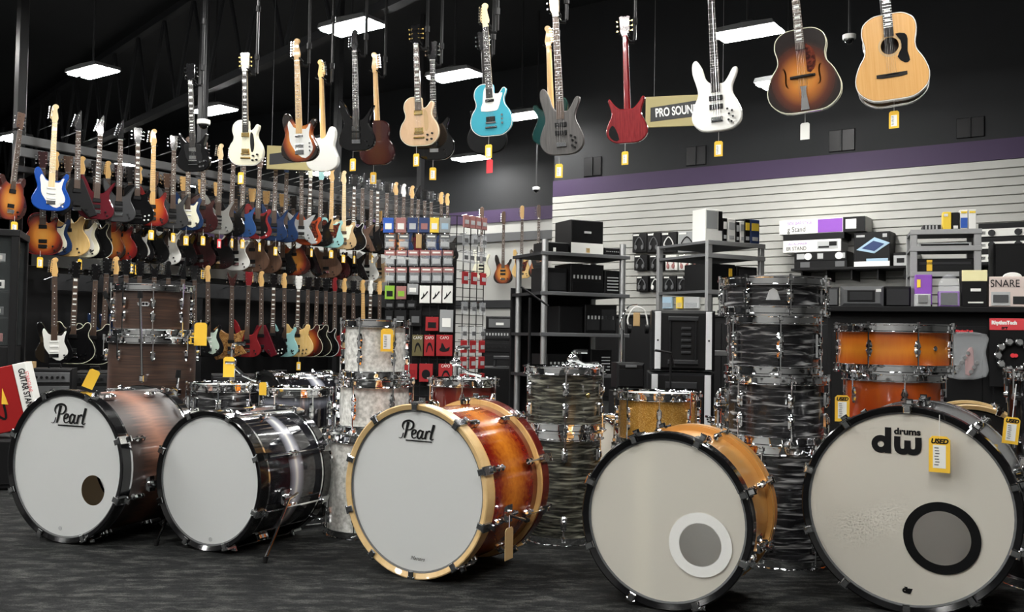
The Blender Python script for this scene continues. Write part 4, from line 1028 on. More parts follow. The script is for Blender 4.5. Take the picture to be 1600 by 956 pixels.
def bass_drum(label, x, y, a, r, depth, shell, hoop, headm, nl=8, lug='art', port=None, hoopline=None, shellrim=None, through=False, rearhoop=None, phase=None, z=0., clawm=None, badge=None, spurs='fold'):
    t = thing('bass_drum', label, 'bass drum', (x, y, z), -R(a))
    clawm = clawm or CHROME
    B = Matrix.Translation((0, 0, r)) @ Matrix.Rotation(R(-90), 4, 'X')       # lathe z -> +y
    rs = r - .020
    MB().lathe([(rs, .025), (rs, depth - .025)], 72, B).build('shell', shell, t)
    MB().lathe([(rs - .008, depth - .025), (rs - .008, .025)], 72, B).build('inner_shell', PORTM, t)
    hp = [(r, -.008), (r, .034), (r - .012, .034), (r - .012, .004), (r - .020, .002), (r - .020, -.004), (r - .004, -.010)]
    MB().lathe(hp, 72, B, True).build('front_hoop', hoop, t)
    rearhoop = rearhoop or hoop
    MB().lathe([(p, depth - q) for p, q in reversed(hp)], 72, B, True).build('rear_hoop', rearhoop, t)
    if hoopline:
        for y0, nm in ((.036, 'front_trim_ring'), (depth - .046, 'rear_trim_ring')):
            MB().lathe([(r - .003, y0), (r - .003, y0 + .010), (rs - .001, y0 + .010), (rs - .001, y0)], 72, B, True).build(nm, hoopline, t)
    ri = r - .021
    # front head, with its port cut out
    n = 72; mb = MB()
    if port:
        pxo, pzo, pr = port[:3]
        vs = []
        for i in range(n):
            th = 2 * math.pi * i / n; c, s = math.cos(th), math.sin(th)
            vs.append((pxo + pr * c, .004, r + pzo + pr * s))
            bq = pxo * c + pzo * s; cc = pxo * pxo + pzo * pzo - ri * ri
            d = -bq + math.sqrt(bq * bq - cc)
            vs.append((pxo + d * c, .004, r + pzo + d * s))
        mb.add(vs, [(2 * i, 2 * i + 1, 2 * ((i + 1) % n) + 1, 2 * ((i + 1) % n)) for i in range(n)])
    else: mb.disc((0, r), ri, n, .004)
    mb.build('front_head', headm, t, False)
    MB().disc((0, r), ri, n, depth - .004).build('rear_head', HEADW, t, False)
    MB().lathe([(ri, -.0005), (ri + .003, .002), (ri - .006, .002)], 72, B, True).build('head_collar', GREYM if headm is not HEADE else BLACK, t)
    if port and len(port) > 3:
        MB().ring((port[0], r + port[1]), port[2] - .002, port[3], -.0005, 56).build('port_ring', port[4], t, False)
    phase = math.pi / nl if phase is None else phase
    claw = cached('claw', lambda: MB().bbox((0, .010, .006), (.030, .052, .010), .003).bbox((0, -.013, -.006), (.022, .008, .026), .003).bbox((0, .034, .012), (.022, .014, .022), .004).mesh('claw'))
    ld = .11 if not through else depth / 2
    rodf = cached(('brod', round(ld, 3)), lambda: MB().cyl((0, .02, .014), (0, ld, .014), .0036, 6).mesh('rod'))
    key = cached('bkey', lambda: MB().cyl((0, -.012, .014), (0, -.035, .014), .004, 6).bbox((0, -.037, .014), (.030, .008, .008), .002).mesh('key'))
    lugm = cached(('blug', lug), lambda: (MB().slab(smooth_loop([(0, -.034), (.012, -.015), (.008, 0), (.012, .015), (0, .034), (-.012, .015), (-.008, 0), (-.012, -.015)], 2), -.022, .003, .006)).mesh('lug'))
    for i in range(nl):
        th = phase + 2 * math.pi * i / nl
        low = math.sin(th) < -.93
        for side in (0, 1):
            # frame: local z outward, y along the drum
            c, s = math.cos(th), math.sin(th)
            Mx = Matrix.Translation((0, 0 if side == 0 else depth, r)) @ Matrix.Rotation(-(th - math.pi / 2), 4, 'Y') @ (Matrix.Identity(4) if side == 0 else Matrix.Rotation(math.pi, 4, 'Z')) @ Matrix.Translation((0, 0, r - .004 if not low else r - .010))
            o = mkobj('claw_hook', claw, clawm, t); o.matrix_local = Mx
            o2 = mkobj('tension_rod', rodf, CHROME, t); o2.matrix_local = Mx @ Matrix.Translation((0, 0, -.006))
            if not low and lug == 'art' and side == 1:
                o3 = mkobj('rod_key', key, CHROME, t); o3.matrix_local = Mx @ Matrix.Translation((0, 0, -.006))
            if not through or side == 0:
                o4 = mkobj('lug', lugm, CHROME, t); o4.matrix_local = Mx @ Matrix.Translation((0, ld - .005 if not through else ld, -.016)) @ Matrix.Rotation(R(-90), 4, 'X')
    # spurs on both flanks
    for s in (-1, 1):
        th = R(-14) if s > 0 else R(194)
        c, sn = math.cos(th), math.sin(th)
        by = depth * .36
        br = MB().bbox((0, 0, 0), (.03, .05, .06), .008).cyl((-.005, 0, 0), (.03 , 0, 0), .014, 10).cyl((.024, -.03, 0), (.024, .03, 0), .008, 8).build('spur_bracket', CHROME, t)
        br.location = (s * (rs + .008) * abs(c), by, r + rs * sn); br.rotation_euler = (0, 0, 0 if s > 0 else math.pi)
        foot = Vector((s * (r + .05) if s > 0 else -(r - .04), -.035, .012))
        top = Vector((s * (rs + .03), by - .005, r + rs * sn - .005))
        if spurs == 'fold':
            foot = top + Vector((0, .09, -.03)); MB().cyl(top - Vector((0, .03, -.006)), foot, .0055, 8).build('spur', CHROME, t)
            MB().cyl(foot, foot + Vector((0, .02, -.004)), .010, 8, .007).build('rubber_foot', RUBBER, t)
            continue
        MB().cyl(top, foot, .0055, 8).cyl(top, top + Vector((0, .05, .015)), .0055, 8).build('spur', CHROME, t)
        MB().cyl(foot + Vector((0, .004, .012)), foot - Vector((0, .0, .012)), .011, 8, .008).build('rubber_foot', RUBBER, t)
    return t

# bass drum in walnut fade
d1 = bass_drum('walnut fade bass drum with black hoops and white head with small port', -1.742, 3.68, 21.5, .300, .43, BRB, BLACK, HEADW, 8, port=(.140, -.085, .058), hoopline=CHROME)
d2 = bass_drum('black bass drum with silver stripe and plain white head on bent spurs', -1.150, 3.59, 26.5, .268, .40, BLKFADE, BLACK, HEADW, 8, lug='tube', through=True, hoopline=CHROME, spurs='out')
d3 = bass_drum('red to amber sunburst bass drum with natural maple hoop', -.325, 3.24, 30, .300, .42, REDBASS, WOODHOOP, HEADW, 10, hoopline=MAPLE, clawm=DCHROME, rearhoop=mat('dark_red_hoop', (.10, .01, .008), .15, 0, .6))
d4 = bass_drum('gold bass drum with black front hoop and white-ringed port', .487, 2.92, 27, .275, .34, GOLDSAT, BLACK, HEADC, 8, lug='tube', port=(.112, -.062, .068, .098, WHITE), hoopline=GOLDSAT, rearhoop=GOLDSAT)
d5 = bass_drum('large chrome-rimmed bass drum with black-ringed port in its cream head', 1.245, 2.93, 31, .322, .40, BLACK, BLACK, HEADC, 10, port=(.098, -.078, .084, .110, BLACK), hoopline=CHROME, rearhoop=RIM)
# faint felt strip behind the gold drum's head
MB().box((-.075, .012, .275), (.058, .004, .50)).build('felt_strip', mat('felt_white', (.78, .77, .70), .9), d4)

# printed lettering on the heads
def script_logo(root, cx, cz, w, hz, m=INK):
    s = w / 1.95
    mb = MB(); y = .002
    T = Matrix.Translation((cx - .75 * s, y, cz - .45 * hz)) @ Matrix.Diagonal((s, 1, hz, 1))
    st = [([(.10, -.02), (.20, .45), (.30, 1.0)], (.10, .16)), ([(-.22, .0), (-.12, -.04), (-.02, .06), (.04, .3)], (.03, .06)), ([(.06, .50), (-.02, .72), (.08, .98), (.34, 1.08), (.56, .98), (.58, .74), (.44, .54), (.24, .50)], (.05, .20, .05)),
          ([(.52, .24), (.68, .32), (.74, .48), (.62, .52), (.52, .36), (.52, .12), (.62, .02), (.82, .14)], (.08, .13, .05)),
          ([(1.08, .46), (.96, .52), (.84, .34), (.84, .08), (.94, .02), (1.04, .22), (1.12, .52)], (.10, .12, .08)), ([(1.12, .52), (1.06, .14), (1.12, .02), (1.24, .12)], (.13, .05)),
          ([(1.24, .0), (1.28, .25), (1.34, .52)], (.12, .12)), ([(1.30, .26), (1.40, .48), (1.54, .50)], (.06, .14)),
          ([(1.54, .02), (1.60, .4), (1.72, .92)], (.12, .15)), ([(1.54, .06), (1.60, -.01), (1.72, .06)], (.10, .04)), ([(.18, -.14), (1.62, -.14)], .08)]
    for k, (p_, w_) in enumerate(st):
        m2 = MB(); m2.ribbon(p_, w_, -.00008 * k, 6, T); mb.add(m2.v, m2.f)
    o = mb.build('lettering', m, root, False); o['label'] = 'black script lettering reading Pearl'
    return o
script_logo(d1, .005, .498, .180, .068)
script_logo(d3, .000, .505, .150, .056)
t_ = text('Masters', .013, (.016, .002, .064), INK, d3, shear=.4, align='CENTER')
# bold rounded lower-case pair on the largest head
mb = MB(); y = .002; s = .125; T = Matrix.Translation((-.104, y, .490)) @ Matrix.Diagonal((s, 1, s, 1))
mb.ring((.20, .23), .075, .225, 0, 40, T)
mb.ribbon([(.37, .01), (.37, .66)], .15, -.0001, 0, T)
mb.ribbon([(.59, .45), (.59, .2), (.63, .10), (.72, .075), (.80, .1), (.83, .2), (.83, .36)], .15, -.0002, 5, T)
mb.ribbon([(.83, .36), (.83, .2), (.87, .1), (.95, .075), (1.04, .10), (1.08, .2), (1.08, .45)], .15, -.0003, 5, T)
o = mb.build('lettering', INK, d5, False); o['label'] = 'bold rounded black letters dw'
dm = text_mesh('drums', .019, bold=.0012); wx = max(v.co.x for v in dm.vertices)
for v in dm.vertices: v.co.x *= .078 / wx
mkobj('lettering', dm, INK, d5, (-.040, .0018, .5535))
text('dw', .012, (.0, .002, .065), INK, d5, bold=.004, align='CENTER')
for d_, xx, zz in ((d1, -.02, .055), (d2, .015, .045)):
    MB().slab(octo(.016, .016, .3), .002, .0035).build('maker_mark', GREYL, d_).location = (xx, 0, zz)

# walnut stack
x, y = at_xy(240, 4.5)
tom('floor_tom', 'wide walnut floor drum at the bottom of the brown stack', x, y, 0, .235, .405, BRT, 'tear', 8, phase=.2)
tom('floor_tom', 'walnut floor tom in the middle of the brown stack', x, y, .405, .212, .405, BRT, 'tear', 8, phase=-1.2)
tom('tom_drum', 'walnut tom with oval badge on top of the brown stack', x - .005, y, .81, .182, .245, BRT, 'tear', 8, phase=-1.2, badge=(-1.45, .15, CHROME, 'plate'))
# loose leg rods clipped on the walnut stack
for (px0, py0, px1, py1, lab) in ((222, 598, 219, 466, 'straight chrome leg rod standing against the brown drum stack'), (180, 500, 167, 466, 'bent chrome leg with black foot beside the top walnut tom'), (275, 620, 278, 590, 'short chrome leg with black foot on the walnut floor tom')):
    Yr = 4.5 - .255 if px0 > 200 else 4.5
    a_, b_ = P(px0, py0, Yr), P(px1, py1, Yr)
    t = thing('drum_leg', lab, 'drum leg', a_)
    MB().cyl((0, 0, 0), b_ - a_, .006, 8).build('rod', CHROME, t)
    MB().cyl(b_ - a_, (b_ - a_) * 1.0 + (b_ - a_).normalized() * .035, .013, 8, .011).build('rubber_foot', RUBBER, t)
    MB().bbox((0, .012, .02), (.022, .05, .03), .004).build('clamp', CHROME, t)
# black set behind the striped bass drum
x, y = at_xy(357, 4.35)
tom('snare_drum', 'grey streaked chrome-rimmed drum behind the striped bass drum', x, y, .385, .178, .215, OYST_B, 'box', 8, phase=.1)
tom('floor_tom', 'black floor drum carrying the grey streaked drum', x, y, 0, .158, .385, BLACK, 'tear', 8)
x, y = at_xy(466, 4.24)
tom('tom_drum', 'black tom with grey fade standing beside the white drum stack', x, y, .385, .158, .205, BLKTOM, 'tear', 6, phase=-.9)
tom('floor_tom', 'black floor tom under the black grey-faded tom', x + .02, y, .0, .182, .385, BLACK, 'tear', 6, phase=-.6)
bass_drum('black bass drum with pale arcs showing above the grey-faded tom', -1.33, 5.10, 52, .315, .36, BLKFADE, BLACK, HEADE, 8, hoopline=CHROME)
# white pearl stack
x, y = at_xy(588, 3.98)
tom('floor_tom', 'white pearl floor tom at the bottom of the white stack', x - .015, y, 0, .185, .425, WHITEP, 'art', 8, phase=-.95)
tom('tom_drum', 'white pearl tom in the middle of the white stack', x, y, .425, .158, .225, WHITEP, 'art', 6, phase=-.95)
tom('tom_drum', 'white pearl tom with yellow tag on top of the white stack', x - .002, y, .65, .140, .25, WHITEP, 'art', 6, phase=-1.9)
price_tag('yellow price tag on the top white pearl tom', P(605, 512, 3.98 - .150), .05, .85, YELLOW, .004)
# red toms behind the sunburst bass drum
x, y = at_xy(726, 4.05)
tom('floor_tom', 'dark red floor tom hidden behind the sunburst bass drum', x, y, 0, .185, .43, REDTOM, 'art', 8)
tom('tom_drum', 'dark red tom with chrome rim behind the sunburst bass drum', x, y, .43, .155, .225, REDTOM, 'art', 6, phase=-.5)
# olive oyster stack
x, y = at_xy(884, 3.92)
tom('floor_tom', 'olive streaked floor tom at the bottom of the olive stack', x, y, 0, .165, .455, OYST_G, 'box', 6, phase=-1.6)
tom('tom_drum', 'olive streaked tom with wing bolts on top of the olive stack', x, y, .455, .173, .265, OYST_G, 'box', 6, phase=-1.6, badge=(-1.0, .15, GOLDHW, 'dot'))
# gold toms
x, y = at_xy(1029, 4.0)
tom('floor_tom', 'gold sparkle floor tom hidden behind the gold bass drum', x, y, 0, .185, .39, GOLDSP, 'tear', 8)
tom('tom_drum', 'gold sparkle tom with chrome rim behind the gold bass drum', x, y, .39, .178, .225, GOLDSP, 'tear', 8, phase=-.9)
x, y = at_xy(962, 4.55)
tl = tom('tom_drum', 'pale drum standing on its edge between olive and gold toms', x, y, .32, .15, .16, GOLDSP, 'tear', 6, rx=R(90), rz=R(-40), head=HEADC)
x, y = at_xy(962, 4.6)
tom('floor_tom', 'dark floor drum carrying the pale drum on its edge', x, y - .05, 0, .18, .17, BLACK, 'tear', 6)
# black oyster stack
x, y = at_xy(1213, 3.62)
tom('floor_tom', 'black oyster floor tom at the bottom of the tallest stack', x + .02, y, 0, .192, .45, OYST_B, 'box', 6, phase=-1.15)
tom('tom_drum', 'black oyster tom second from the bottom of the tallest stack', x, y, .45, .192, .26, OYST_B, 'box', 6, phase=-1.55)
tom('tom_drum', 'black oyster tom under the snare of the tallest stack', x - .012, y, .71, .182, .225, OYST_B, 'box', 6, phase=-1.7)
tom('snare_drum', 'black oyster snare drum with keystone badge on the tallest stack', x - .01, y, .935, .207, .145, OYST_B, 'box', 8, rows=1, phase=-1.56, badge=(-1.86, .075, GREYL, 'tri'))
# amber stack behind the largest bass drum
x, y = at_xy(1396, 3.82)
tom('floor_tom', 'red amber floor tom hidden behind the largest bass drum', x, y + .03, 0, .215, .42, REDT, 'art', 8)
tom('tom_drum', 'red amber tom under the amber snare', x, y, .42, .198, .30, REDT, 'art', 6, phase=-1.75)
tom('snare_drum', 'amber burst snare drum with chrome rims above the largest bass drum', x, y, .72, .230, .195, ORANGET, 'art', 8, rows=1, phase=-1.57, badge=(-1.2, .1, CHROME, 'dot'))
# ------------------------------------------------------------------ goods on shelves and walls
def face_w(px0, px1, Y, yaw):
    pc = P((px0 + px1) / 2, 500, Y); vy = -math.atan2(pc.x, pc.y)
    return (px1 - px0) * Y / FPX * math.cos(vy) / max(.35, math.cos(yaw - vy))
def carton(label, px0, py0, px1, py1, Y, dep, yaw, m, name='carton', cat='box', panels=(), texts=(), group=None, bev=.004, z=None, base=None, side=None):
    """box whose front spans the given sight lines at distance Y; panels and lettering in 0..1 of the front"""
    b = base.copy() if base else P((px0 + px1) / 2, py1, Y)
    w = face_w(px0, px1, Y, yaw); h = (py1 - py0) * Y / FPX
    if z is not None: b.z = z
    t = thing(name, label, cat, b, yaw, group)
    MB().bbox((0, dep / 2, h / 2), (w, dep, h), bev).build('case', m, t)
    for p in panels:
        u0, v0, u1, v1, pm = p[:5]; nm = p[5] if len(p) > 5 else 'printed_panel'; th = p[6] if len(p) > 6 else .003
        MB().bbox(((u0 + u1 - 1) * w / 2, -th / 2, (v0 + v1) * h / 2), ((u1 - u0) * w, th, (v1 - v0) * h), min(.001, th * .3)).build(nm, pm, t)
    for tx, u, v, hh, tm in texts:
        text(tx, hh * h, ((u - .5) * w, -.0045, v * h), tm, t, squeeze=.85)
    if side:
        MB().bbox((w / 2 + .0015, dep / 2, h * .5), (.003, dep * .9, h * .85), .0008).build('side_print', side, t)
    return t
PURPB = mat('purple_print', (.24, .08, .42), .5); BLUEB = mat('blue_print', (.03, .10, .42), .45); YEL2 = mat('yellow_print', (.85, .60, .06), .5)
PINK = mat('pink_print', (.33, .15, .14), .5); GREENP = mat('lime_print', (.25, .45, .05), .5); TANC = mat('tan_card', (.45, .30, .14), .7); OLIVE = mat('olive_card', (.13, .11, .05), .6)
CARDGREY = mat('grey_card', (.30, .31, .31), .6); SKYP = mat('pale_blue_print', (.35, .50, .62), .5); DBLUE = mat('dark_blue_print', (.03, .05, .13), .45); PINKW = mat('pale_pink_card', (.62, .52, .48), .6)

# accessory grid
GY = 7.9
gp = P(657, 640, GY); gyaw = -math.atan2(gp.x, gp.y)
gl, gr = P(604, 500, GY), P(711, 500, GY)
GW = (gr - gl).length; GTOP = P(657, 336, GY).z
grid = thing('accessory_grid', 'black wire grid stand hung with small accessory packs', 'display stand', Vector((gl.x, gl.y, 0)), math.atan2(gr.y - gl.y, gr.x - gl.x))
def wires(w, h, step):
    mb = MB(); n = max(2, round(w / step))
    for i in range(n + 1): mb.box((w * i / n, 0, h / 2), (.006, .006, h))
    k = round(h / step)
    for i in range(k + 1): mb.box((w / 2, 0, .02 + (h - .02) * i / k), (w, .005, .005))
    return mb.mesh('wire_panel', False)
stuff(mkobj('wire_panel', wires(GW, GTOP, .076), BLACKP, grid))
stuff(mkobj('wire_panel', wires(.34, GTOP, .076), BLACKP, grid, (GW, 0, 0), (0, 0, R(48))))
MB().bbox((GW / 2, .06, .75), (GW * .98, .02, 1.45), .004).build('backing', BLACKM, grid)
for xx in (0, GW): MB().bbox((xx, 0, .02), (.05, .4, .03), .006).build('foot', BLACKP, grid)
pack_n = {}
def pack(zx0, zy0, zx1, zy1, m, label, kind='card', head=None, group=None, word=None, pic=None):
    """small hanging pack; the numbers are places on the grid"""
    px0, px1 = 560 + .366 * zx0, 560 + .366 * zx1; py0, py1 = 270 + .366 * zy0, 270 + .366 * zy1
    c = P((px0 + px1) / 2, py1, GY - .03); w = (px1 - px0) * GY / FPX; h = (py1 - py0) * GY / FPX
    t = thing('accessory_pack', label, 'pack', c, gyaw * .4, group)
    if kind == 'clear':
        MB().bbox((0, -.006, h * .34), (w * .9, .03, h * .66), .006).build('pouch', CLEAR, t)
        MB().bbox((0, -.004, h * .30), (w * .7, .012, h * .34), .004).build('contents', GREYL, t)
        MB().bbox((0, -.006, h * .82), (w * .96, .012, h * .34), .002).build('header_card', head or PINK, t)
        MB().bbox((0, -.0125, h * .84), (w * .7, .002, h * .10), .0005).build('print', PAPER, t)
    else:
        MB().bbox((0, -.004, h / 2), (w * .95, .022, h), .003).build('card', m, t)
        if pic: MB().slab(smooth_loop([(a * w, b * h) for a, b in pic], 2), -.019, -.013, .001).build('picture', INK if m is not INK else GREYL, t)
        if head: MB().bbox((0, -.0165, h * .42), (w * .6, .004, h * .4), .001).build('print', head, t)
        if word: text(word, .024, (0, -.0165, h * .80), PAPER, t, align='CENTER', squeeze=.8)
    MB().tube([(0, .04, h * 1.0), (0, -.02, h * 1.0 + .004)], .003, 5).build('peg', CHROME, t)
    return t
for i, (x0, m, hm, nm) in enumerate(((105, BLUEB, PAPER, 'bright blue'), (158, PINK, PAPER, 'pinkish red'), (208, DBLUE, GREYL, 'navy with grey print'), (258, DBLUE, PINK, 'navy with pink print'), (304, YEL2, PAPER, 'yellow'), (345, CARDGREY, SKYP, 'grey'))):
    pack(x0, 192, x0 + (46 if i < 4 else 40 if i == 4 else 48), 256, m, nm + ' pack in the top row of the accessory grid', head=hm)
CLG = 'clear accessory pouches on the grid'
for r_, (y0, y1, xs, hd, lab) in enumerate(((262, 324, (110, 170, 287, 345), GREYM, 'clear pouch with grey header in the second row of the accessory grid'), (330, 398, (110, 160, 210, 260, 308, 358), PINK, 'clear pouch with pink header in the third row of the accessory grid'), (403, 470, (110, 160, 215, 265, 312, 360), PINK, 'clear pouch with pink header in the fourth row of the accessory grid'))):
    for x0 in xs: pack(x0, y0, x0 + 47, y1, None, lab, 'clear', hd, CLG)
pack(245, 262, 270, 322, TANC, 'orange-brown pack between clear pouches on the accessory grid')
pack(112, 482, 155, 540, GREENP, 'lime green pack on the accessory grid', head=BLACKM)
pack(160, 484, 205, 540, PINK, 'pack with pink top and lime middle on the accessory grid', head=GREENP)
pack(208, 474, 256, 520, CARDGREY, 'pale grey pouch left of the white clip cards on the grid', head=PAPER)
for x0 in (260, 310, 358): pack(x0, 482, x0 + 45, 556, PAPER, 'white card with black clip picture on the accessory grid', pic=[(-.3, .2), (-.05, .34), (.3, .62), (.22, .68), (-.02, .46), (-.1, .62), (-.16, .4), (-.34, .28)], group='white clip cards on the grid')
for x0, y0, y1 in ((112, 545, 580), (160, 545, 580), (205, 545, 580), (112, 586, 655), (152, 586, 655), (216, 586, 655)):
    pack(x0, y0, x0 + (42 if y0 < 580 else 54 if x0 > 120 else 36), y1, INK, 'black pack with grey window %s of the accessory grid' % ('in the small row' if y0 < 580 else 'in the lower row'), head=GREYM, group='black packs on the grid')
pack(285, 615, 343, 675, REDBOX, 'red pack with black square window on the accessory grid', head=INK)
pack(345, 585, 405, 680, CARDGREY, 'clear bag with pale card right of the red window pack', head=PAPER)
CP = [(-.28, .2), (-.2, .2), (-.1, .45), (.1, .5), (.3, .22), (.34, .3), (.14, .62), (-.14, .58)]
pack(228, 692, 276, 782, OLIVE, 'olive pack printed CAPO on the accessory grid', word='CAPO', pic=CP)
pack(279, 692, 325, 782, REDBOX, 'narrow red pack printed CAPO on the accessory grid', word='CAPO', pic=CP)
pack(330, 692, 402, 782, REDBOX, 'wide red pack printed CAPO on the accessory grid', word='CAPO', pic=[(-.3, .3), (-.1, .2), (.25, .25), (.32, .45), (.1, .35), (-.05, .55), (-.15, .62), (-.2, .4)])
pack(195, 815, 252, 880, REDBOX, 'plain red pack in the bottom row of the accessory grid', head=mat('dark_red_print', (.25, .012, .015), .5))
pack(258, 815, 318, 892, REDBOX, 'red pack with round black window in the bottom row of the grid', pic=[(.3 * math.cos(q * .5236), .42 + .26 * math.sin(q * .5236)) for q in range(12)])
pack(340, 815, 402, 892, REDBOX, 'red pack printed CAPO in the bottom row of the grid', word='CAPO', pic=CP)
# packs on the angled side panel
ca, sa = math.cos(R(48) + grid.rotation_euler.z), math.sin(R(48) + grid.rotation_euler.z)
for i, (py, n, m, nm) in enumerate(((350, 4, PINK, 'pink card'), (378, 3, None, 'clear pouch'), (404, 4, None, 'clear pouch'), (436, 3, REDBOX, 'red pack'), (482, 3, None, 'clear pouch'), (520, 3, None, 'clear pouch'), (541, 3, REDBOX, 'red pack'), (566, 3, REDBOX, 'red pack'), (592, 3, REDBOX, 'red pack'))):
    for k in range(n):
        u = .06 + .22 * k / max(1, n - 1)
        q = Vector((gr.x + ca * u + sa * .05, gr.y + sa * u - ca * .05, P(730, py, GY + .2).z - .05))
        t = thing('accessory_pack', '%s hanging in row %s of the angled side grid' % (nm, ('one', 'two', 'three', 'four', 'five', 'six', 'seven', 'eight', 'nine')[i]), 'pack', q, grid.rotation_euler.z + R(48), 'packs on the angled side grid')
        MB().bbox((0, 0, .05), (.065, .02, .105), .003).build('card' if m else 'pouch', m or CLEAR, t)
        MB().bbox((0, -.011, .045), (.045, .004, .035), .001).build('print', GREYM if not m else GREYL, t)
        MB().tube([(0, .07, .105), (0, -.01, .108)], .003, 5).build('peg', CHROME, t)

# amplifiers along the rack foot
def amp(label, px0, py0, px1, Y, dep, yaw, cloth, shell=None, z0=0, panel=GREYM, name='guitar_amplifier'):
    b = P((px0 + px1) / 2, 600, Y); b.z = z0
    w = face_w(px0, px1, Y, yaw); h = P((px0 + px1) / 2, py0, Y).z - z0
    t = thing(name, label, 'amplifier', b, yaw)
    MB().bbox((0, dep / 2, h / 2), (w, dep, h), .012).build('cabinet', shell or BLACKM, t)
    MB().bbox((0, -.004, h * .42), (w * .9, .012, h * .68), .003).build('grille', cloth, t)
    MB().bbox((0, -.004, h * .88), (w * .9, .012, h * .14), .003).build('control_panel', panel, t)
    for k in range(6): MB().cyl((-w * .36 + w * .13 * k, -.008, h * .88), (-w * .36 + w * .13 * k, -.024, h * .88), .011, 8).build('knob', BLACKP if panel is not BLACKP else CHROME, t)
    if name == 'guitar_amplifier': MB().tube([(-w * .15, dep / 2, h), (-w * .13, dep / 2, h + .03), (w * .13, dep / 2, h + .03), (w * .15, dep / 2, h)], .008, 6).build('handle', BLACKP, t)
    return t
amp('black combo amplifier with grey grille behind the walnut bass drum', 48, 576, 112, 7.0, .28, .3, GREYM)
amp('small tan combo amplifier near the red guitar stand box', 8, 566, 46, 7.6, .28, .3, BLACKM, TANC)
amp('black combo amplifier under the crimson guitar', 405, 585, 470, 8.6, .25, .2, BLACKM, panel=GREYD)
amp('tan combo amplifier beside the orange one', 470, 588, 497, 8.3, .25, .1, TANC, TANC)
amp('orange combo amplifier beside the tan one', 499, 591, 533, 8.3, .25, .1, BLACKM, ORANGE)
amp('black combo amplifier under the spalted guitar', 330, 585, 398, 8.2, .25, .3, BLACKM, panel=GREYD)
amp('black combo amplifier under the black hollow guitars', 118, 580, 170, 7.4, .28, .3, GREYD, panel=GREYD)

# bass amplifier stack by the back wall
YA = 11.6
ya = -.02
s1 = amp('tall black speaker cabinet under the amplifier heads', 753, 531, 806, YA, .4, ya, BLACKM, panel=BLACKM, name='speaker_cabinet')
hz = P(780, 531, YA).z
carton('black amplifier head with pale knob strip on the tall cabinet', 755, 514, 801, 531, YA, .3, ya, BLACKM, 'amplifier_head', 'amplifier', [(.06, .2, .94, .75, GREYD, 'control_panel')] + [(.1 + .1 * k, .4, .15 + .1 * k, .62, GREYL, 'knob', .012) for k in range(8)], z=hz)
carton('rounded black amplifier head with badge on top of the amplifier stack', 759, 494, 804, 514, YA, .3, ya, BLACKP, 'amplifier_head', 'amplifier', [(.1, .12, .85, .8, GREYM, 'grille'), (.35, .3, .62, .5, WHITE, 'badge', .006)], bev=.012, z=P(780, 514, YA).z)
carton('low black subwoofer with script badge beside the tall cabinet', 752, 573, 817, 644, 10.2, .5, ya + .15, BLACKM, 'speaker_cabinet', 'speaker', [(.05, .05, .95, .95, BLACKP, 'grille'), (.78, .4, .84, .75, GREYL, 'badge', .006)], z=0, bev=.012)
sb_ = P(788, 573, 10.2); sw_ = pxm(36, 10.2); sh_ = pxm(16, 10.2)
t = thing('stool', 'black floor stool on the subwoofer', 'stool', sb_ + Vector((0, .1, 0)), ya)
MB().bbox((0, .1, sh_ * .82), (sw_, .2, sh_ * .36), .008).build('seat', GREYD, t)
for sx in (-1, 1): MB().slab([(sx * sw_ * .36, sh_ * .7), (sx * sw_ * .46, sh_ * .7), (sx * sw_ * .5, 0), (sx * sw_ * .4, 0)], .01, .19, .004).build('leg', GREYD, t)
# mixer rack with boxes on top
YM = 8.4; my = .06
mz = [(575, 560), (560, 549), (549, 538), (538, 527), (527, 514)]
mrk = ['silver-edged rack mixer at the foot of the mixer stack', 'black rack mixer with small knobs in the mixer stack', 'rack unit with blue buttons in the mixer stack', 'rack unit with white display in the mixer stack', 'sloped mixer with knob rows on top of the mixer stack']
carton('black road case under the mixer stack', 818, 575, 884, 668, YM, .4, my, BLACKM, 'road_case', 'case', [(.02, .9, .98, 1., STEEL, 'edge')], z=0)
for i, (b_, a_) in enumerate(mz):
    pn = [(.03, .1, .97, .9, (GREYD, BLACKP, DBLUE, GREYD, BLACKP)[i], 'face_plate')]
    pn += [(.08 + .09 * k, .45, .12 + .09 * k, .75, GREYL if i != 2 else SKYP, 'knob', .012) for k in range(10)]
    if i == 3: pn += [(.42, .2, .58, .8, PAPER, 'display', .014)]
    carton(mrk[i], 818, a_, 884, b_, YM, .35, my, GREYD if i else STEEL, 'rack_mixer', 'mixer', pn, z=P(850, b_, YM).z)
for px, py, lab in ((818, 526, 'upper left'), (820, 552, 'lower left'), (879, 526, 'upper right'), (881, 545, 'middle right'), (881, 564, 'lower right')):
    price_tag('yellow tag on the %s corner of the mixer stack' % lab, P(px, py, YM - .035), 0, .85, YELLOW, .004)
zt = P(850, 514, YM).z
for (px0, py0, px1, py1, m, lab) in ((842, 487, 868, 514, INK, 'tall stack of black boxes with white print on the mixer stack'), (820, 497, 841, 514, BLACKM, 'small black box left of the printed boxes on the mixer stack')):
    carton(lab, px0, py0, px1, py1, YM, .2, my, m, panels=[(.1, .1 + .3 * k, .9, .26 + .3 * k, GREYL if k % 2 else CARDGREY) for k in range(3)] if py0 < 490 else [], z=zt)
carton('lower white box on the mixer stack', 869, 503, 895, 514, YM, .2, my, PAPER, panels=[(.1, .3, .5, .6, GREYL)], z=zt)
carton('upper white box on the mixer stack', 869, 491, 895, 503, YM, .2, my, PAPER, panels=[(.5, .3, .9, .6, GREYL)], z=P(850, 503, YM).z)

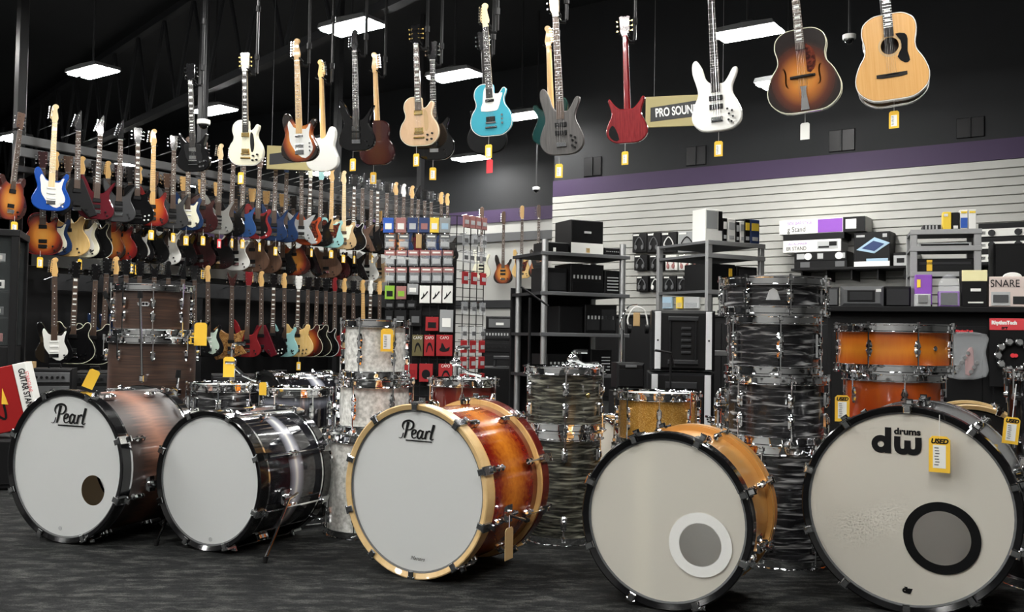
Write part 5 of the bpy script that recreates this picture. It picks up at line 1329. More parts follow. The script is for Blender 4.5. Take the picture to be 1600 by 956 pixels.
# open steel shelving with mixers and speaker boxes
YS = 7.6; sy = R(24)
sh = thing('steel_shelving', 'open steel shelving with silver posts holding mixers and speaker boxes', 'shelving', Vector((P(912, 500, YS).x, YS, 0)), sy)
SW, SD = .72, .50
szs = [P(912, v, YS).z for v in (397, 458, 521, 585)]
for xx in (-SW / 2, SW / 2):
    for yy in (0, SD): MB().cyl((xx, yy, 0), (xx, yy, szs[0] + (.10 if yy == 0 else .02)), .026, 12).build('post', STEEL, sh)
for zz in szs:
    MB().bbox((0, SD / 2, zz - .012), (SW + .1, SD + .06, .024), .004).build('shelf', GREYD, sh)
    MB().bbox((0, -.035, zz - .012), (SW + .1, .012, .03), .003).build('shelf_edge', GREYM, sh)
MB().bbox((0, SD + .05, szs[1] / 2 + .05), (SW + .1, .02, szs[1]), .004).build('back_panel', BLACKM, sh)
def on_shelf(label, zi, x0, x1, h, dep, yy, m, panels=(), texts=(), name='carton', cat='box', bev=.006, side=None):
    p = sh.matrix_basis @ Vector(((x0 + x1) / 2, yy, szs[zi] ))
    w = x1 - x0
    t = thing(name, label, cat, p, sy)
    MB().bbox((0, dep / 2, h / 2), (w, dep, h), bev).build('case', m, t)
    for q in panels:
        MB().bbox(((q[0] + q[2] - 1) * w / 2, -.0015, (q[1] + q[3]) * h / 2), ((q[2] - q[0]) * w, .004, (q[3] - q[1]) * h), .001).build(q[5] if len(q) > 5 else 'printed_panel', q[4], t)
    for tx, u, v, hh, tm in texts: text(tx, hh * h, ((u - .5) * w, -.0045, v * h), tm, t)
    if side: MB().bbox((w / 2 + .001, dep / 2, h * .6), (.003, dep * .8, h * .5), .0008).build('side_print', side, t)
    return t
sh.matrix_basis = Matrix.Translation(sh.location) @ Matrix.Rotation(sy, 4, 'Z')
KN = [(.08 + .11 * k, .5, .13 + .11 * k, .62, GREYL, 'knob') for k in range(8)]
on_shelf('black and white speaker carton on top of the steel shelving', 0, -.10, .20, .285, .30, .05, INK, [(0, 0, 1, .34, PAPER), (.45, .06, .58, .2, YELLOW), (.4, .62, .62, .68, GREYL)], side=GREYL)
on_shelf('slim black keyboard with white tag on top of the steel shelving', 0, -.32, -.115, .09, .25, .06, BLACKP, [(.3, .0, .42, .5, PAPER, 'tag')], name='keyboard', cat='keyboard')
on_shelf('flat black mixer at the end of the top steel shelf', 0, .22, .38, .07, .38, .05, BLACKM, KN, name='mixer', cat='mixer')
on_shelf('black guitar amplifier head on the second steel shelf', 1, -.34, -.13, .20, .25, .05, BLACKM, [(.08, .1, .92, .8, GREYD, 'grille')], name='amplifier_head', cat='amplifier')
on_shelf('wide black powered mixer on the second steel shelf', 1, -.11, .20, .24, .3, .03, BLACKM, KN + [(.05, .08, .95, .4, BLACKP, 'face_plate')], name='mixer', cat='mixer')
on_shelf('black box with white list print on the second steel shelf', 1, .21, .36, .20, .3, .03, INK, [(.15, .15 + .13 * k, .85, .2 + .13 * k, GREYL) for k in range(5)])
on_shelf('plain black speaker box on the third steel shelf', 2, -.20, .02, .22, .3, .05, BLACKM, [(.06, .06, .94, .94, BLACKP, 'grille')], name='speaker', cat='speaker')
on_shelf('black mixer with handles on the third steel shelf', 2, .04, .34, .24, .3, .05, BLACKP, [(.05, .12, .45, .5, GREYD, 'face_plate'), (.52, .12, .95, .85, GREYD, 'face_plate')] + KN, name='mixer', cat='mixer')
on_shelf('black rack unit on the lowest steel shelf', 3, -.30, .02, .16, .3, .05, BLACKM, KN, name='rack_unit', cat='mixer')
on_shelf('black box with list print on the lowest steel shelf', 3, .10, .30, .20, .3, .05, INK, [(.5, .15 + .13 * k, .9, .2 + .13 * k, GREYL) for k in range(5)])
# headphone stand and microphone boom nearby
hp = P(985, 520, 6.9); t = thing('headphone_stand', 'white and black headphones hung on a curved chrome stand', 'headphones', Vector((hp.x, hp.y, 0)), 0)
h0 = hp.z
MB().cyl((-.06, 0, 0), (-.06, 0, h0 + .02), .012, 8).tube([(-.06, 0, h0), (-.075, 0, h0 + .08), (-.02, 0, h0 + .19), (.05, 0, h0 + .21)], .006, 8, 5).build('stand', CHROME, t)
MB().tube([(-.01, 0, h0 + .03), (-.02, 0, h0 + .11), (.03, 0, h0 + .19), (.10, 0, h0 + .17), (.125, 0, h0 + .08), (.12, 0, h0 + .02)], .006, 8, 5).build('headband', WHITE, t)
for sx in (-.01, .118): MB().cyl((sx - .012, 0, h0 + .03), (sx + .014, 0, h0 + .03), .034, 14).build('ear_cup', BLACKP, t)
MB().bbox((.045, .0, h0 + .10), (.05, .012, .10), .004).build('tag', TANC, t)
MB().lathe([(.14, 0), (.14, .015), (.02, .03)], 20, Matrix.Translation((-.06, 0, 0))).build('base', BLACKP, t)
bm = P(826, 600, 7.2); t = thing('microphone_stand', 'black boom microphone stand beside the mixer stack', 'microphone stand', Vector((bm.x, bm.y, 0)), 0)
zb = P(826, 465, 7.2).z
MB().cyl((0, 0, 0), (0, 0, zb), .011, 8).build('pole', BLACKP, t)
e0, e1 = P(814, 448, 7.2) - Vector((bm.x, bm.y, 0)), P(857, 478, 7.2) - Vector((bm.x, bm.y, 0))
MB().cyl(e0, e1, .008, 8).build('boom', BLACKP, t)
for k in range(3): MB().cyl((0, 0, .10), (.25 * math.cos(k * 2.09), .25 * math.sin(k * 2.09), .01), .009, 6).build('leg', BLACKP, t)

# rack cases
def rack_case(label, px0, py0, px1, py1, Y, z0=None, group=None):
    w = (px1 - px0) * Y / FPX; b = P((px0 + px1) / 2, py1, Y); h = (py1 - py0) * Y / FPX
    if z0 is not None: h = h + (b.z - z0); b.z = z0
    t = thing('rack_case', label, 'case', b, -.12, group)
    MB().bbox((0, .22, h / 2), (w, .44, h), .02).build('shell', BLACKP, t)
    for sx in (-1, 1):
        MB().bbox((sx * w * .40, -.006, h / 2), (w * .095, .018, h * .96), .003).build('valance', mat('anodised_strip', (.66, .67, .68), .4, .2), t)
        MB().cyl((sx * w * .40, -.014, h * .5), (sx * w * .40, -.02, h * .5), .007, 8).build('rivet', BLACKP, t)
        MB().bbox((sx * w * .2, -.004, h * .5), (w * .03, .02, h * .72), .005).build('rib', BLACKP, t)
    for v in (.14, .86): MB().bbox((0, -.004, h * v), (w * .48, .022, h * .08), .006).build('moulded_bar', GREYD, t)
    for v in (.3, .4, .5, .6, .7): MB().bbox((.02, -.003, h * v), (w * .16, .02, h * .05), .005).build('moulded_rib', GREYD, t)
    return t
YC = 6.3
rack_case('large upright black rack case with two silver strips', 1018, 485, 1116, 579, YC)
rack_case('black rack case with silver strips under the upright one', 1012, 583, 1114, 700, YC, 0)
carton('small black carry case with latch beside the rack cases', 964, 567, 1007, 606, 6.0, .2, .1, BLACKP, 'carry_case', 'case', [(.3, .82, .7, .92, GREYM, 'latch', .012), (.06, .06, .94, .75, BLACKM, 'lid_panel', .006)], bev=.015)
carton('black crate under the small carry case', 962, 606, 1009, 726, 6.0, .25, .1, BLACKM, 'crate', 'box', [(.1, .3, .9, .6, GREYD)], z=0)
ms = P(1048, 560, 5.9); t = thing('music_stand', 'thin black stand with angled holder before the rack cases', 'stand', Vector((ms.x, ms.y, 0)), 0)
MB().cyl((0, 0, 0), (0, 0, ms.z), .007, 8).build('pole', BLACKP, t)
MB().tube([(-.10, 0, ms.z + .05), (0, 0, ms.z + .035), (.02, 0, ms.z - .05)], .008, 6).build('holder', BLACKP, t)
for k in range(3): MB().cyl((0, 0, .12), (.2 * math.cos(k * 2.09), .2 * math.sin(k * 2.09), .008), .006, 6).build('leg', BLACKP, t)

# headphone boxes pegged on the slatwall
def wall_base(px, py, dep):
    s = 0; kx = (px - 800) / FPX
    b = W0 + NR * (dep + .038)
    s = (kx * b.y - b.x) / (DR.x - kx * DR.y)
    q = b + DR * s
    z = P(px, py, q.y).z
    return Vector((q.x, q.y, z))
def wall_box(label, px0, py0, px1, py1, dep, m, panels=(), texts=(), name='carton', cat='box', group=None, bev=.004, gap=.0):
    b = wall_base((px0 + px1) / 2, py1, dep + gap)
    return carton(label, px0, py0, px1, py1, b.y, dep, YAW_R, m, name, cat, panels, texts, group, bev, None, b)
hb = 0
ROWN = ('top', 'middle', 'bottom')
HPC = [[(987, 1009), (1010, 1031), (1032, 1056), (1058, 1087), (1090, 1107)], [(990, 1010), (1014, 1036), (1039, 1056), (1060, 1078), (1081, 1099)], [(994, 1012), (1015, 1033), (1036, 1056), (1057, 1079)]]
HPY = [(364, 394), (398, 422), (431, 455)]
for r_, (row, (y0, y1)) in enumerate(zip(HPC, HPY)):
    for k, (x0, x1) in enumerate(row):
        m = [INK, INK, INK, CARDGREY, GREYM][k] if r_ == 0 else [INK, INK, PAPER, PAPER, INK][k] if r_ == 1 else INK
        band = WHITE if (r_, k) in ((0, 2), (2, 1)) else PINK if r_ == 1 and k >= 2 else GREYM if m is INK else BLACKP
        t = wall_box('headphone box with %s headphones, %s in the %s row on the slatwall' % ('white' if band is WHITE else 'pink' if band is PINK else 'grey' if band is GREYM else 'black', ('first', 'second', 'third', 'fourth', 'fifth')[k], ROWN[r_]), x0, y0 - (k if r_ == 0 else 0), x1, y1, .08, m, [(.05, .86, .45, .95, PAPER)], name='headphone_box', cat='headphone box')
        w = face_w(x0, x1, 12, YAW_R) * .8; h = (y1 - y0) * 12 / FPX
        MB().tube([(-w * .32, -.012, h * .2), (-w * .36, -.012, h * .5), (0, -.012, h * .82), (w * .36, -.012, h * .5), (w * .32, -.012, h * .2)], .008, 6, 4).build('headband', band, t)
        for sx in (-.3, .3): MB().slab([(sx * w + .02 * math.cos(q * .785), h * .26 + .034 * math.sin(q * .785)) for q in range(8)], -.024, .0, .004).build('ear_cup', band, t)
        MB().tube([(0, .085, h), (0, -.01, h + .004)], .004, 5).build('peg', CHROME, t)
for k, (x0, x1, m) in enumerate(((1033, 1050, SKYP), (1056, 1066, YEL2), (1068, 1092, GREYL))):
    t = wall_box('small %s accessory blister low on the slatwall under the headphones' % ('pale blue', 'yellow', 'grey')[k], x0, 464, x1, 482, .05, m, [(.1, .1, .9, .5, CLEAR)], name='blister_pack', cat='pack')

# wall shelf with keyboard stand boxes
s0 = wall_base(1236, 418, .36); s1 = wall_base(1428, 417, .36)
shz = wall_base(1330, 417, .36).z
ws = thing('wall_shelf', 'black shelf on the slatwall under the keyboard stand boxes', 'shelf', Vector((s0.x, s0.y, shz)), math.atan2(DR.y, DR.x))
WL = (Vector((s1.x, s1.y, 0)) - Vector((s0.x, s0.y, 0))).length
MB().bbox((WL / 2, .18, -.015), (WL, .40, .03), .004).build('board', BLACKM, ws)
for k in range(5): MB().slab([(0, 0), (.02, 0), (.02, -.12), (0, -.12)], .02, .36, .003, Matrix.Translation((WL * (.08 + .21 * k), 0, -.03))).build('bracket', BLACKP, ws)
def ws_box(label, px0, py0, px1, py1, m, panels=(), texts=(), z=None, dep=.3):
    b = wall_base((px0 + px1) / 2, py1, dep); 
    if z is not None: b.z = z
    t = carton(label, px0, py0, px1, py1, b.y, dep, YAW_R, m, panels=panels, texts=texts, base=b)
    return t, b.z + (py1 - py0) * b.y / FPX
_, z1 = ws_box('black box with grey lettering at the bottom of the stand box pile', 1240, 404, 1323, 416, INK, [(.12, .15, .3, .85, GREYM), (.78, .15, .95, .85, GREYM)], z=shz)
_, z2 = ws_box('black stand box with two round white pictures', 1240, 388, 1322, 402, INK, [(.05, .2, .2, .8, GREYL), (.45, .2, .56, .8, GREYL), (.85, .2, .97, .8, GREYL)], z=z1)
for u in (-.14, .22): MB().slab([(u + .045 * math.cos(q * .5236), .052 + .042 * math.sin(q * .5236)) for q in range(12)], -.006, .0, .001).build('round_picture', PAPER, _)
_, z3 = ws_box('white box lettered ER STAND with a black stand picture', 1222, 368, 1313, 387, PAPER, [(.60, .2, .95, .85, GREYL), (.62, .3, .8, .45, INK, 'picture', .006), (.8, .45, .93, .8, INK, 'picture', .006)], [('ER STAND', .06, .18, .3, INK), ('ALL-ALUMINUM', .10, .62, .18, PURPB)], z=z2)
_, z4 = ws_box('plain black box between the two white stand boxes', 1222, 357, 1318, 367, INK, z=z3)
_, z5 = ws_box('white and purple box lettered g Stand on top of the pile', 1215, 334, 1350, 357, PAPER, [(.46, .04, .745, .95, PURPB), (.75, .0, 1., 1., INK), (.78, .2, .9, .85, PAPER, 'picture', .006)], [('g Stand', .10, .16, .36, INK), ('SIDE BAR STYLE', .10, .66, .2, PURPB)], z=z4)
_, z6 = ws_box('dark box with a tilted mixer picture beside the stand boxes', 1334, 361, 1390, 416, INK, [(.0, .0, 1., .16, PAPER), (.06, .86, .3, .92, GREYL), (.8, .84, .92, .94, GREYL), (.35, .16, .95, .24, SKYP)], z=shz, dep=.28)
MB().slab([(-.17, .20), (.03, .155), (.20, .27), (.03, .34)], -.008, .0, .001).build('picture', SKYP, _)
MB().slab([(-.11, .215), (.03, .18), (.14, .26), (.02, .30)], -.011, .0, .001).build('picture', DBLUE, _)
_, z7 = ws_box('silver audio interface box at the end of the wall shelf', 1396, 395, 1430, 416, GREYL, [(.0, .82, 1., 1., INK), (.15, .25, .5, .6, INK), (.7, .2, .9, .7, GREYD, 'knob')], z=shz)
# stack of interface boxes at the far right
prev = None
for i, (y0, y1, lab) in enumerate(((388, 409, 'lowest'), (368, 387, 'middle'), (344, 366, 'topmost'))):
    b = wall_base(1578, y1, .3)
    if prev: b.z = prev
    t = carton('white audio interface box with two dark dials, %s of three' % lab, 1528, y0, 1628, y1, b.y, .3, YAW_R, INK, panels=[(.0, .05, .8, .6, PAPER), (.05, .2, .12, .45, INK), (.62, .2, .7, .5, INK)], base=b)
    for u in (-.17, .08): MB().slab([(u + .035 * math.cos(q * .5236), .045 + .035 * math.sin(q * .5236)) for q in range(12)], -.016, .0, .002).build('dial', GREYD, t)
    prev = b.z + (y1 - y0) * b.y / FPX
b = wall_base(1578, 409, .3)
ws2 = thing('wall_shelf', 'black shelf on the slatwall under the audio interface boxes', 'shelf', Vector((b.x, b.y, b.z)), YAW_R)
MB().bbox((0, .15, -.015), (1.0, .36, .03), .004).build('board', BLACKM, ws2)
for xx in (-.3, .3): MB().slab([(0, 0), (.02, 0), (.02, -.12), (0, -.12)], .02, .30, .003, Matrix.Translation((xx, 0, -.03))).build('bracket', BLACKP, ws2)

bc = thing('base_cabinet', 'long low black base cabinet along the foot of the slatwall', 'cabinet', W0 + NR * .042 + DR * .1, math.atan2(DR.y, DR.x))
MB().bbox((3.6, -.22, .56), (7.2, .42, 1.12), .006).build('body', BLACKM, bc)
MB().bbox((3.6, -.23, 1.135), (7.24, .46, .03), .004).build('top', BLACKP, bc)
for k in range(8): MB().bbox((.45 + .9 * k, -.435, .55), (.86, .016, .98), .004).build('door', BLACKP, bc)
# grey steel shelf units
def steel_unit(label, px0, px1, Y, yaw, zt, zb, dep, mids, w=None):
    c = P((px0 + px1) / 2, 400, Y); w = w or face_w(px0, px1, Y, yaw)
    t = thing('shelf_unit', label, 'shelving', Vector((c.x, c.y, zb)), yaw)
    GS = mat('galvanised', (.34, .345, .345), .4, .3)
    for xx in (-1, 1):
        for yy in (0, dep): MB().bbox((xx * w / 2, yy, (zt - zb) / 2), (.045, .035, zt - zb), .004).build('post', GS, t)
    for zz in [zt] + mids:
        MB().bbox((0, dep / 2, zz - zb - .01), (w + .04, dep + .03, .02), .003).build('shelf', GREYM, t)
        MB().bbox((0, -.02, zz - zb - .015), (w + .05, .008, .035), .002).build('shelf_edge', GS, t)
    return t, w
# counter
cz = 1.09; cp = P(1292, 480, 6.4)
ct = thing('display_counter', 'long black counter carrying speakers and small goods', 'counter', Vector((cp.x, cp.y, 0)), math.atan2(DR.y, DR.x) * .55)
ct.matrix_basis = Matrix.Translation(ct.location) @ Matrix.Rotation(math.atan2(DR.y, DR.x) * .55, 4, 'Z')
cyaw = math.atan2(DR.y, DR.x) * .55
cz = P(1450, 477, 6.0).z
MB().bbox((1.5, .36, cz - .02), (3.06, .80, .04), .006).build('counter_top', BLACKM, ct)
MB().bbox((1.5, .40, (cz - .04) / 2), (3.0, .70, cz - .04), .006).build('body', BLACKM, ct)
for k in range(3): MB().bbox((.5 + k, .045, cz * .46), (.94, .012, cz * .8), .004).build('front_panel', BLACKP, ct)
def counter_pt(px, back):
    k = (px - 800) / FPX; d = Vector((math.cos(cyaw), math.sin(cyaw), 0)); n = Vector((-d.y, d.x, 0))
    b = Vector((cp.x, cp.y, 0)) + n * back
    s = (k * b.y - b.x) / (d.x - k * d.y)
    q = b + d * s; q.z = cz
    return q
def on_counter(label, px0, py0, px1, back, dep, m, panels=(), texts=(), name='carton', cat='box', bev=.005, yaw=None, zb=None):
    b = counter_pt((px0 + px1) / 2, back); 
    if zb: b.z = zb
    h = P((px0 + px1) / 2, py0, b.y).z - b.z
    yaw = cyaw if yaw is None else yaw
    t = thing(name, label, cat, b, yaw); w = face_w(px0, px1, b.y, yaw)
    MB().bbox((0, dep / 2, h / 2), (w, dep, h), bev).build('case', m, t)
    for p in panels:
        th = p[6] if len(p) > 6 else .004
        MB().bbox(((p[0] + p[2] - 1) * w / 2, -th / 2, (p[1] + p[3]) * h / 2), ((p[2] - p[0]) * w, th, (p[3] - p[1]) * h), .001).build(p[5] if len(p) > 5 else 'printed_panel', p[4], t)
    for tx, u, v, hh, tm in texts: text(tx, hh * h, ((u - .5) * w, -.0055, v * h), tm, t, squeeze=.85)
    return t, w, h
on_counter('dark grey floor monitor speaker beside the tallest drum stack', 1288, 449, 1311, .15, .22, GREYD, [(.1, .1, .9, .9, GREYM, 'grille')], name='speaker', cat='speaker', bev=.02)
on_counter('grey floor monitor speaker with handle over a painted dark hollow on the counter', 1313, 447, 1381, .15, .24, GREYM, [(.16, .25, .8, .8, BLACKP, 'recess_shade', .006), (.22, .32, .74, .72, GREYD, 'handle_plate', .012), (.82, .72, .94, .86, WHITE, 'sticker')], name='speaker', cat='speaker', bev=.025)  # flat black plate; shade of the handle hollow put in by colour
on_counter('black wedge speaker between the grey monitor and the shelf unit', 1382, 447, 1424, .18, .24, BLACKM, [(.08, .1, .92, .85, GREYD, 'grille', .01)], name='speaker', cat='speaker', bev=.03)
b = counter_pt(1477, .30); zt = P(1477, 359, b.y).z
su, sw = steel_unit('grey steel shelf unit standing on the counter', 1427, 1527, b.y, cyaw, zt, cz, .38, [P(1477, 385, b.y).z, P(1477, 425, b.y).z])
def on_unit(t, label, u0, u1, z, h, m, panels=(), name='carton', cat='box', y=.03, dep=.2, w=.4, texts=()):
    Mt = Matrix.Translation(t.location) @ Matrix.Rotation(t.rotation_euler.z, 4, 'Z')
    p = Mt @ Vector(((u0 + u1 - 1) * w / 2, y, z - t.location.z)); ww = (u1 - u0) * w
    q = thing(name, label, cat, p, t.rotation_euler.z)
    MB().bbox((0, dep / 2, h / 2), (ww, dep, h), .004).build('case', m, q)
    for a in panels: MB().bbox(((a[0] + a[2] - 1) * ww / 2, -.0015, (a[1] + a[3]) * h / 2), ((a[2] - a[0]) * ww, .004, (a[3] - a[1]) * h), .001).build(a[5] if len(a) > 5 else 'printed_panel', a[4], q)
    return q
sc_ = b.y / FPX
on_unit(su, 'yellow box standing on the counter shelf unit', .47, .60, zt, 29 * sc_, YEL2, [(.1, .75, .6, .9, PAPER)], w=sw, dep=.1)
on_unit(su, 'black box between yellow and white boxes on the counter shelf unit', .61, .73, zt, 28 * sc_, INK, [(.2, .08, .8, .25, PAPER)], w=sw, dep=.1)
on_unit(su, 'white and blue box on the counter shelf unit', .74, .86, zt, 32 * sc_, PAPER, [(.05, .1, .95, .6, BLUEB), (.1, .82, .9, .92, YEL2)], w=sw, dep=.1)
on_unit(su, 'narrow white box at the end of the counter shelf unit', .87, .99, zt, 32 * sc_, PAPER, [(.1, .82, .9, .92, YEL2)], w=sw, dep=.1)
on_unit(su, 'coil of dark cables on the counter shelf unit', .16, .44, zt, 9 * sc_, GREYD, [(.1 + .2 * k, .2, .2 + .2 * k, .9, GREYL, 'cable') for k in range(4)], name='cable_bundle', cat='cable', w=sw)
z_ = P(1477, 425, b.y).z
on_unit(su, 'black keyboard with orange tag on the counter shelf unit', .05, .95, z_, 22 * sc_, BLACKM, [(.18, .1, .28, .9, YELLOW, 'tag'), (.05, .55, .95, .75, GREYD, 'keys')], name='keyboard', cat='keyboard', w=sw)
on_unit(su, 'slim silver keyboard on the middle shelf of the counter unit', .08, .92, P(1477, 385, b.y).z, 7 * sc_, GREYL, [(.05, .3, .95, .7, INK, 'keys')], name='keyboard', cat='keyboard', w=sw)
on_counter('purple box under the counter shelf unit', 1431, 429, 1457, .10, .12, PURPB, [(.08, .6, .3, .85, YEL2), (.1, .15, .8, .25, PAPER), (.0, .0, 1., .0 + .08, INK)])
on_counter('chrome snare throw box on the counter', 1430, 459, 1455, .01, .08, GREYL, [(.2, .3, .8, .9, CHROME, 'fitting', .012)])
t, w, h = on_counter('clear domed blister pack of purple goods on the counter', 1467, 455, 1500, .02, .08, PURPB, [(.1, .1, .9, .9, INK)], name='blister_pack', cat='pack')
MB().slab([(w * .5 * math.cos(q * .2618), h * 1.2 + h * .9 * math.sin(q * .2618)) for q in range(13)] + [(-w / 2, 0), (w / 2, 0)], -.02, .06, .01).build('dome', CLEAR, t)
on_counter('black box with yellow top flap on the counter', 1503, 422, 1543, .02, .14, INK, [(.0, .70, 1., 1., mat('pale_yellow', (.80, .74, .42), .6)), (.35, .42, .75, .5, PAPER), (.25, .1, .85, .14, PAPER)])
t, w, h = on_counter('pale pink box lettered SNARE on the counter', 1546, 432, 1606, .02, .12, PINKW, [(.05, .05, .55, .5, GREYL), (.1, .15, .5, .4, DCHROME, 'picture', .008), (.62, .1, .95, .35, GREYD)], [('SNARE', .02, .66, .24, INK)])
MB().slab([(.03 + .055 * math.cos(q * .2618), h + .03 * math.sin(q * .2618)) for q in range(13)], .03, .06, .004).build('round_header', WHITE, t)
on_counter('square black speaker behind the pale pink box', 1553, 380, 1612, .35, .25, BLACKM, [(.05, .05, .95, .95, BLACKP, 'grille')], name='speaker', cat='speaker', bev=.012)
# unit behind the black oyster stack, with books and boxes on top
zt = P(1148, 379, 7.3).z
su2, sw2 = steel_unit('grey steel shelf unit behind the tallest drum stack', 1108, 1190, 7.3, R(28), zt, 0, .62, [P(1148, 399, 7.3).z, P(1148, 455, 7.3).z, .75, .35])
sc_ = 7.3 / FPX
on_unit(su2, 'tall white box with grid print on the steel shelf unit', -.02, .30, zt, 50 * sc_, PAPER, [(.05, .4, .7, .95, CARDGREY), (.75, .35, .98, .95, INK)], w=sw2, dep=.16)
for i, (u0, u1, h_, m, pm, nm) in enumerate(((.31, .39, 38, INK, PAPER, 'thin black box beside the tall white one'), (.40, .55, 38, PAPER, GREYL, 'white box with grey print'), (.56, .63, 34, INK, GREYL, 'thin dark box with grey label'), (.64, .72, 36, PAPER, CARDGREY, 'thin white box beside the yellow-labelled one'), (.73, .83, 40, INK, YEL2, 'black box with yellow label'), (.84, 1.02, 40, DBLUE, YEL2, 'dark blue box with yellow logo'))):
    on_unit(su2, nm + ' on top of the steel shelf unit', u0, u1, zt, h_ * sc_, m, [(.12, .55, .88, .85, pm), (.2, .15, .8, .3, GREYL)], w=sw2, dep=.14)
on_unit(su2, 'blue-grey carton at the back of the steel shelf unit top', .55, 1.02, zt, 38 * sc_, DBLUE, [(.55, .5, .9, .8, GREYM)], w=sw2, dep=.26, y=.28)
z_ = P(1148, 455, 7.3).z
on_unit(su2, 'dark bag with yellow tag in the steel shelf unit', .05, .55, z_, 42 * sc_, BLACKM, [(.75, .5, .88, .85, YELLOW, 'tag')], name='gig_bag', cat='bag', w=sw2, dep=.3)
on_unit(su2, 'glass-fronted black speaker in the steel shelf unit', .58, .98, z_, 40 * sc_, BLACKP, [(.1, .2, .9, .9, GREYD, 'grille')], name='speaker', cat='speaker', w=sw2, dep=.3)

# percussion goods hanging on the counter front
bg = counter_pt(1511, -.02); bg.z = P(1514, 590, bg.y).z
t = thing('percussion_bag', 'clear plastic bag of percussion with black header card', 'pack', bg, cyaw)
h = P(1514, 510, bg.y).z - bg.z; w = pxm(54, bg.y)
MB().slab(smooth_loop([(-w / 2, 0), (w / 2, .01), (w * .48, h * .5), (w * .5, h * .85), (-w * .5, h * .85), (-w * .46, h * .4)], 3), -.035, .0, .012).build('bag', CLEAR, t)
MB().slab(smooth_loop([(-.01, .02), (.035, .03), (.04, h * .4), (.03, h * .6), (-.005, h * .5)], 2), -.03, -.01, .006).build('red_contents', PINK, t)
for k in range(8): MB().cyl((-.07 + .018 * k, -.036, h * (.12 + .09 * (k % 5))), (-.07 + .018 * k, -.044, h * (.12 + .09 * (k % 5))), .012, 10).build('jingle', CHROME, t)
MB().bbox((0, -.012, h * .92), (w, .02, h * .16), .002).build('header_card', INK, t)
text('RhythmTech', .014, (-.07, -.0225, h * .89), TAGRED, t, shear=.2, bold=.001)
tb = counter_pt(1584, -.02); tb.z = P(1580, 605, tb.y).z
t = thing('tambourine_pack', 'red-topped pack holding a ring of round jingles', 'pack', tb, cyaw)
h = P(1580, 497, tb.y).z - tb.z; w = pxm(68, tb.y)
MB().bbox((0, .0, h / 2), (w, .02, h), .003).build('card', INK, t)
MB().bbox((0, -.012, h * .91), (w, .006, h * .17), .002).build('header', mat('header_red', (.62, .06, .07), .5), t)
text('RhythmTech', .022, (-w * .46, -.0165, h * .91), PAPER, t, bold=.002, squeeze=.9); text('DST', .013, (-w * .25, -.0165, h * .84), INK, t, bold=.002)
rc = (0, h * .46); rr = w * .33
mb = MB(); mb.lathe([(rr - .014, -.012), (rr + .014, -.012), (rr + .014, .012), (rr - .014, .012)], 40, Matrix.Translation((0, -.03, rc[1])) @ Matrix.Rotation(R(90), 4, 'X'), True); mb.build('ring', BLACKP, t)
for k in range(10):
    a = 2 * math.pi * k / 10; q = Vector((rr * math.cos(a), -.045, rc[1] + rr * math.sin(a)))
    MB().cyl(q, q + Vector((0, -.008, 0)), .026, 16, .018).build('jingle', CHROME, t)
MB().cyl((-.008, -.02, rc[1]), (-.008, -.03, rc[1]), .014, 12).cyl((.010, -.02, rc[1]), (.010, -.03, rc[1]), .012, 12).build('emblem', TAGRED, t)
# black bass drum with gold hoop and a black tom by the right edge
x, y = at_xy(1520, 3.95)
bd = bass_drum('black bass drum with gold hoop behind the largest bass drum', 1.98, 4.02, 24, .29, .34, BLACK, WOODHOOP, HEADE, 8, z=.0)
x, y = at_xy(1612, 3.3)
tom('tom_drum', 'black tom with chrome rims at the edge, tagged USED', x + .08, y, .42, .16, .33, BLACK, 'round', 6, phase=-1.9)
tom('floor_tom', 'black floor tom under the tagged black tom', x + .08, y, 0, .18, .42, BLACK, 'round', 6, phase=-1.4)
# USED tags
def used_tag(label, px, py, Y, yaw, s, string, lean=0., m=YELLOW):
    p = P(px, py, Y)
    return price_tag(label, p, yaw, s, m, string, None, True, lean, 'USED')
used_tag('yellow USED tag hanging on the cream head of the largest bass drum', 1468, 648, 2.855, R(-31), 1.0, .065)
used_tag('yellow USED tag hanging from the black tom', 1588, 600, 3.08, -.3, .8, .11, .10)
used_tag('yellow USED tag beside the red amber tom', 1316, 615, 3.55, -.1, .9, .006)
price_tag('orange tag hanging beside the walnut stack', P(314, 500, 4.46), 0, 1.0, YELLOW, .012, sticker=False)
price_tag('orange tag hanging by the chrome stand behind the striped drum', P(358, 556, 4.33), 0, .85, YELLOW, .004, sticker=False)
price_tag('yellow tag stuck upright on the walnut bass drum hoop', P(150, 577, 3.72), .3, .7, YELLOW, .003, sticker=False, lean=.4)
price_tag('small yellow tag on the black grey-faded tom', P(411, 596, 4.0), .2, .5, YELLOW, .003, sticker=False)
price_tag('tan tag hanging under the sunburst bass drum bracket', P(796, 805, 3.10), 1.1, .95, TANC, .04, sticker=False)

# chrome holders on top of drums
def tom_arm(label, px, py, Y, h, flip=1, zb=None):
    b = P(px, py, Y)
    if zb: b.z = zb
    t = thing('tom_holder', label, 'drum hardware', b, 0)
    MB().lathe([(.001, 0), (.03, 0), (.03, .012), (.016, .02), (.014, h * .5), (.001, h * .5)], 14).build('base', CHROME, t)
    MB().tube([(0, 0, h * .4), (0, 0, h * .85), (flip * .012, 0, h), (flip * .06, -.01, h * 1.02)], .010, 8, 3).build('arm', CHROME, t)
    MB().sphere((0, 0, h * .55), .022, 12).build('ball_joint', CHROME, t)
    MB().bbox((flip * .0, -.02, h * .55), (.05, .014, .012), .003).build('wing_nut', CHROME, t)
    MB().tube([(0, 0, h * .5), (flip * .05, .01, h * .25), (flip * .11, .02, .02)], .008, 8).build('brace', CHROME, t)
tom_arm('chrome tom holder standing on the dark red tom', 712, 592, 4.05, .14, 1, zb=.645)
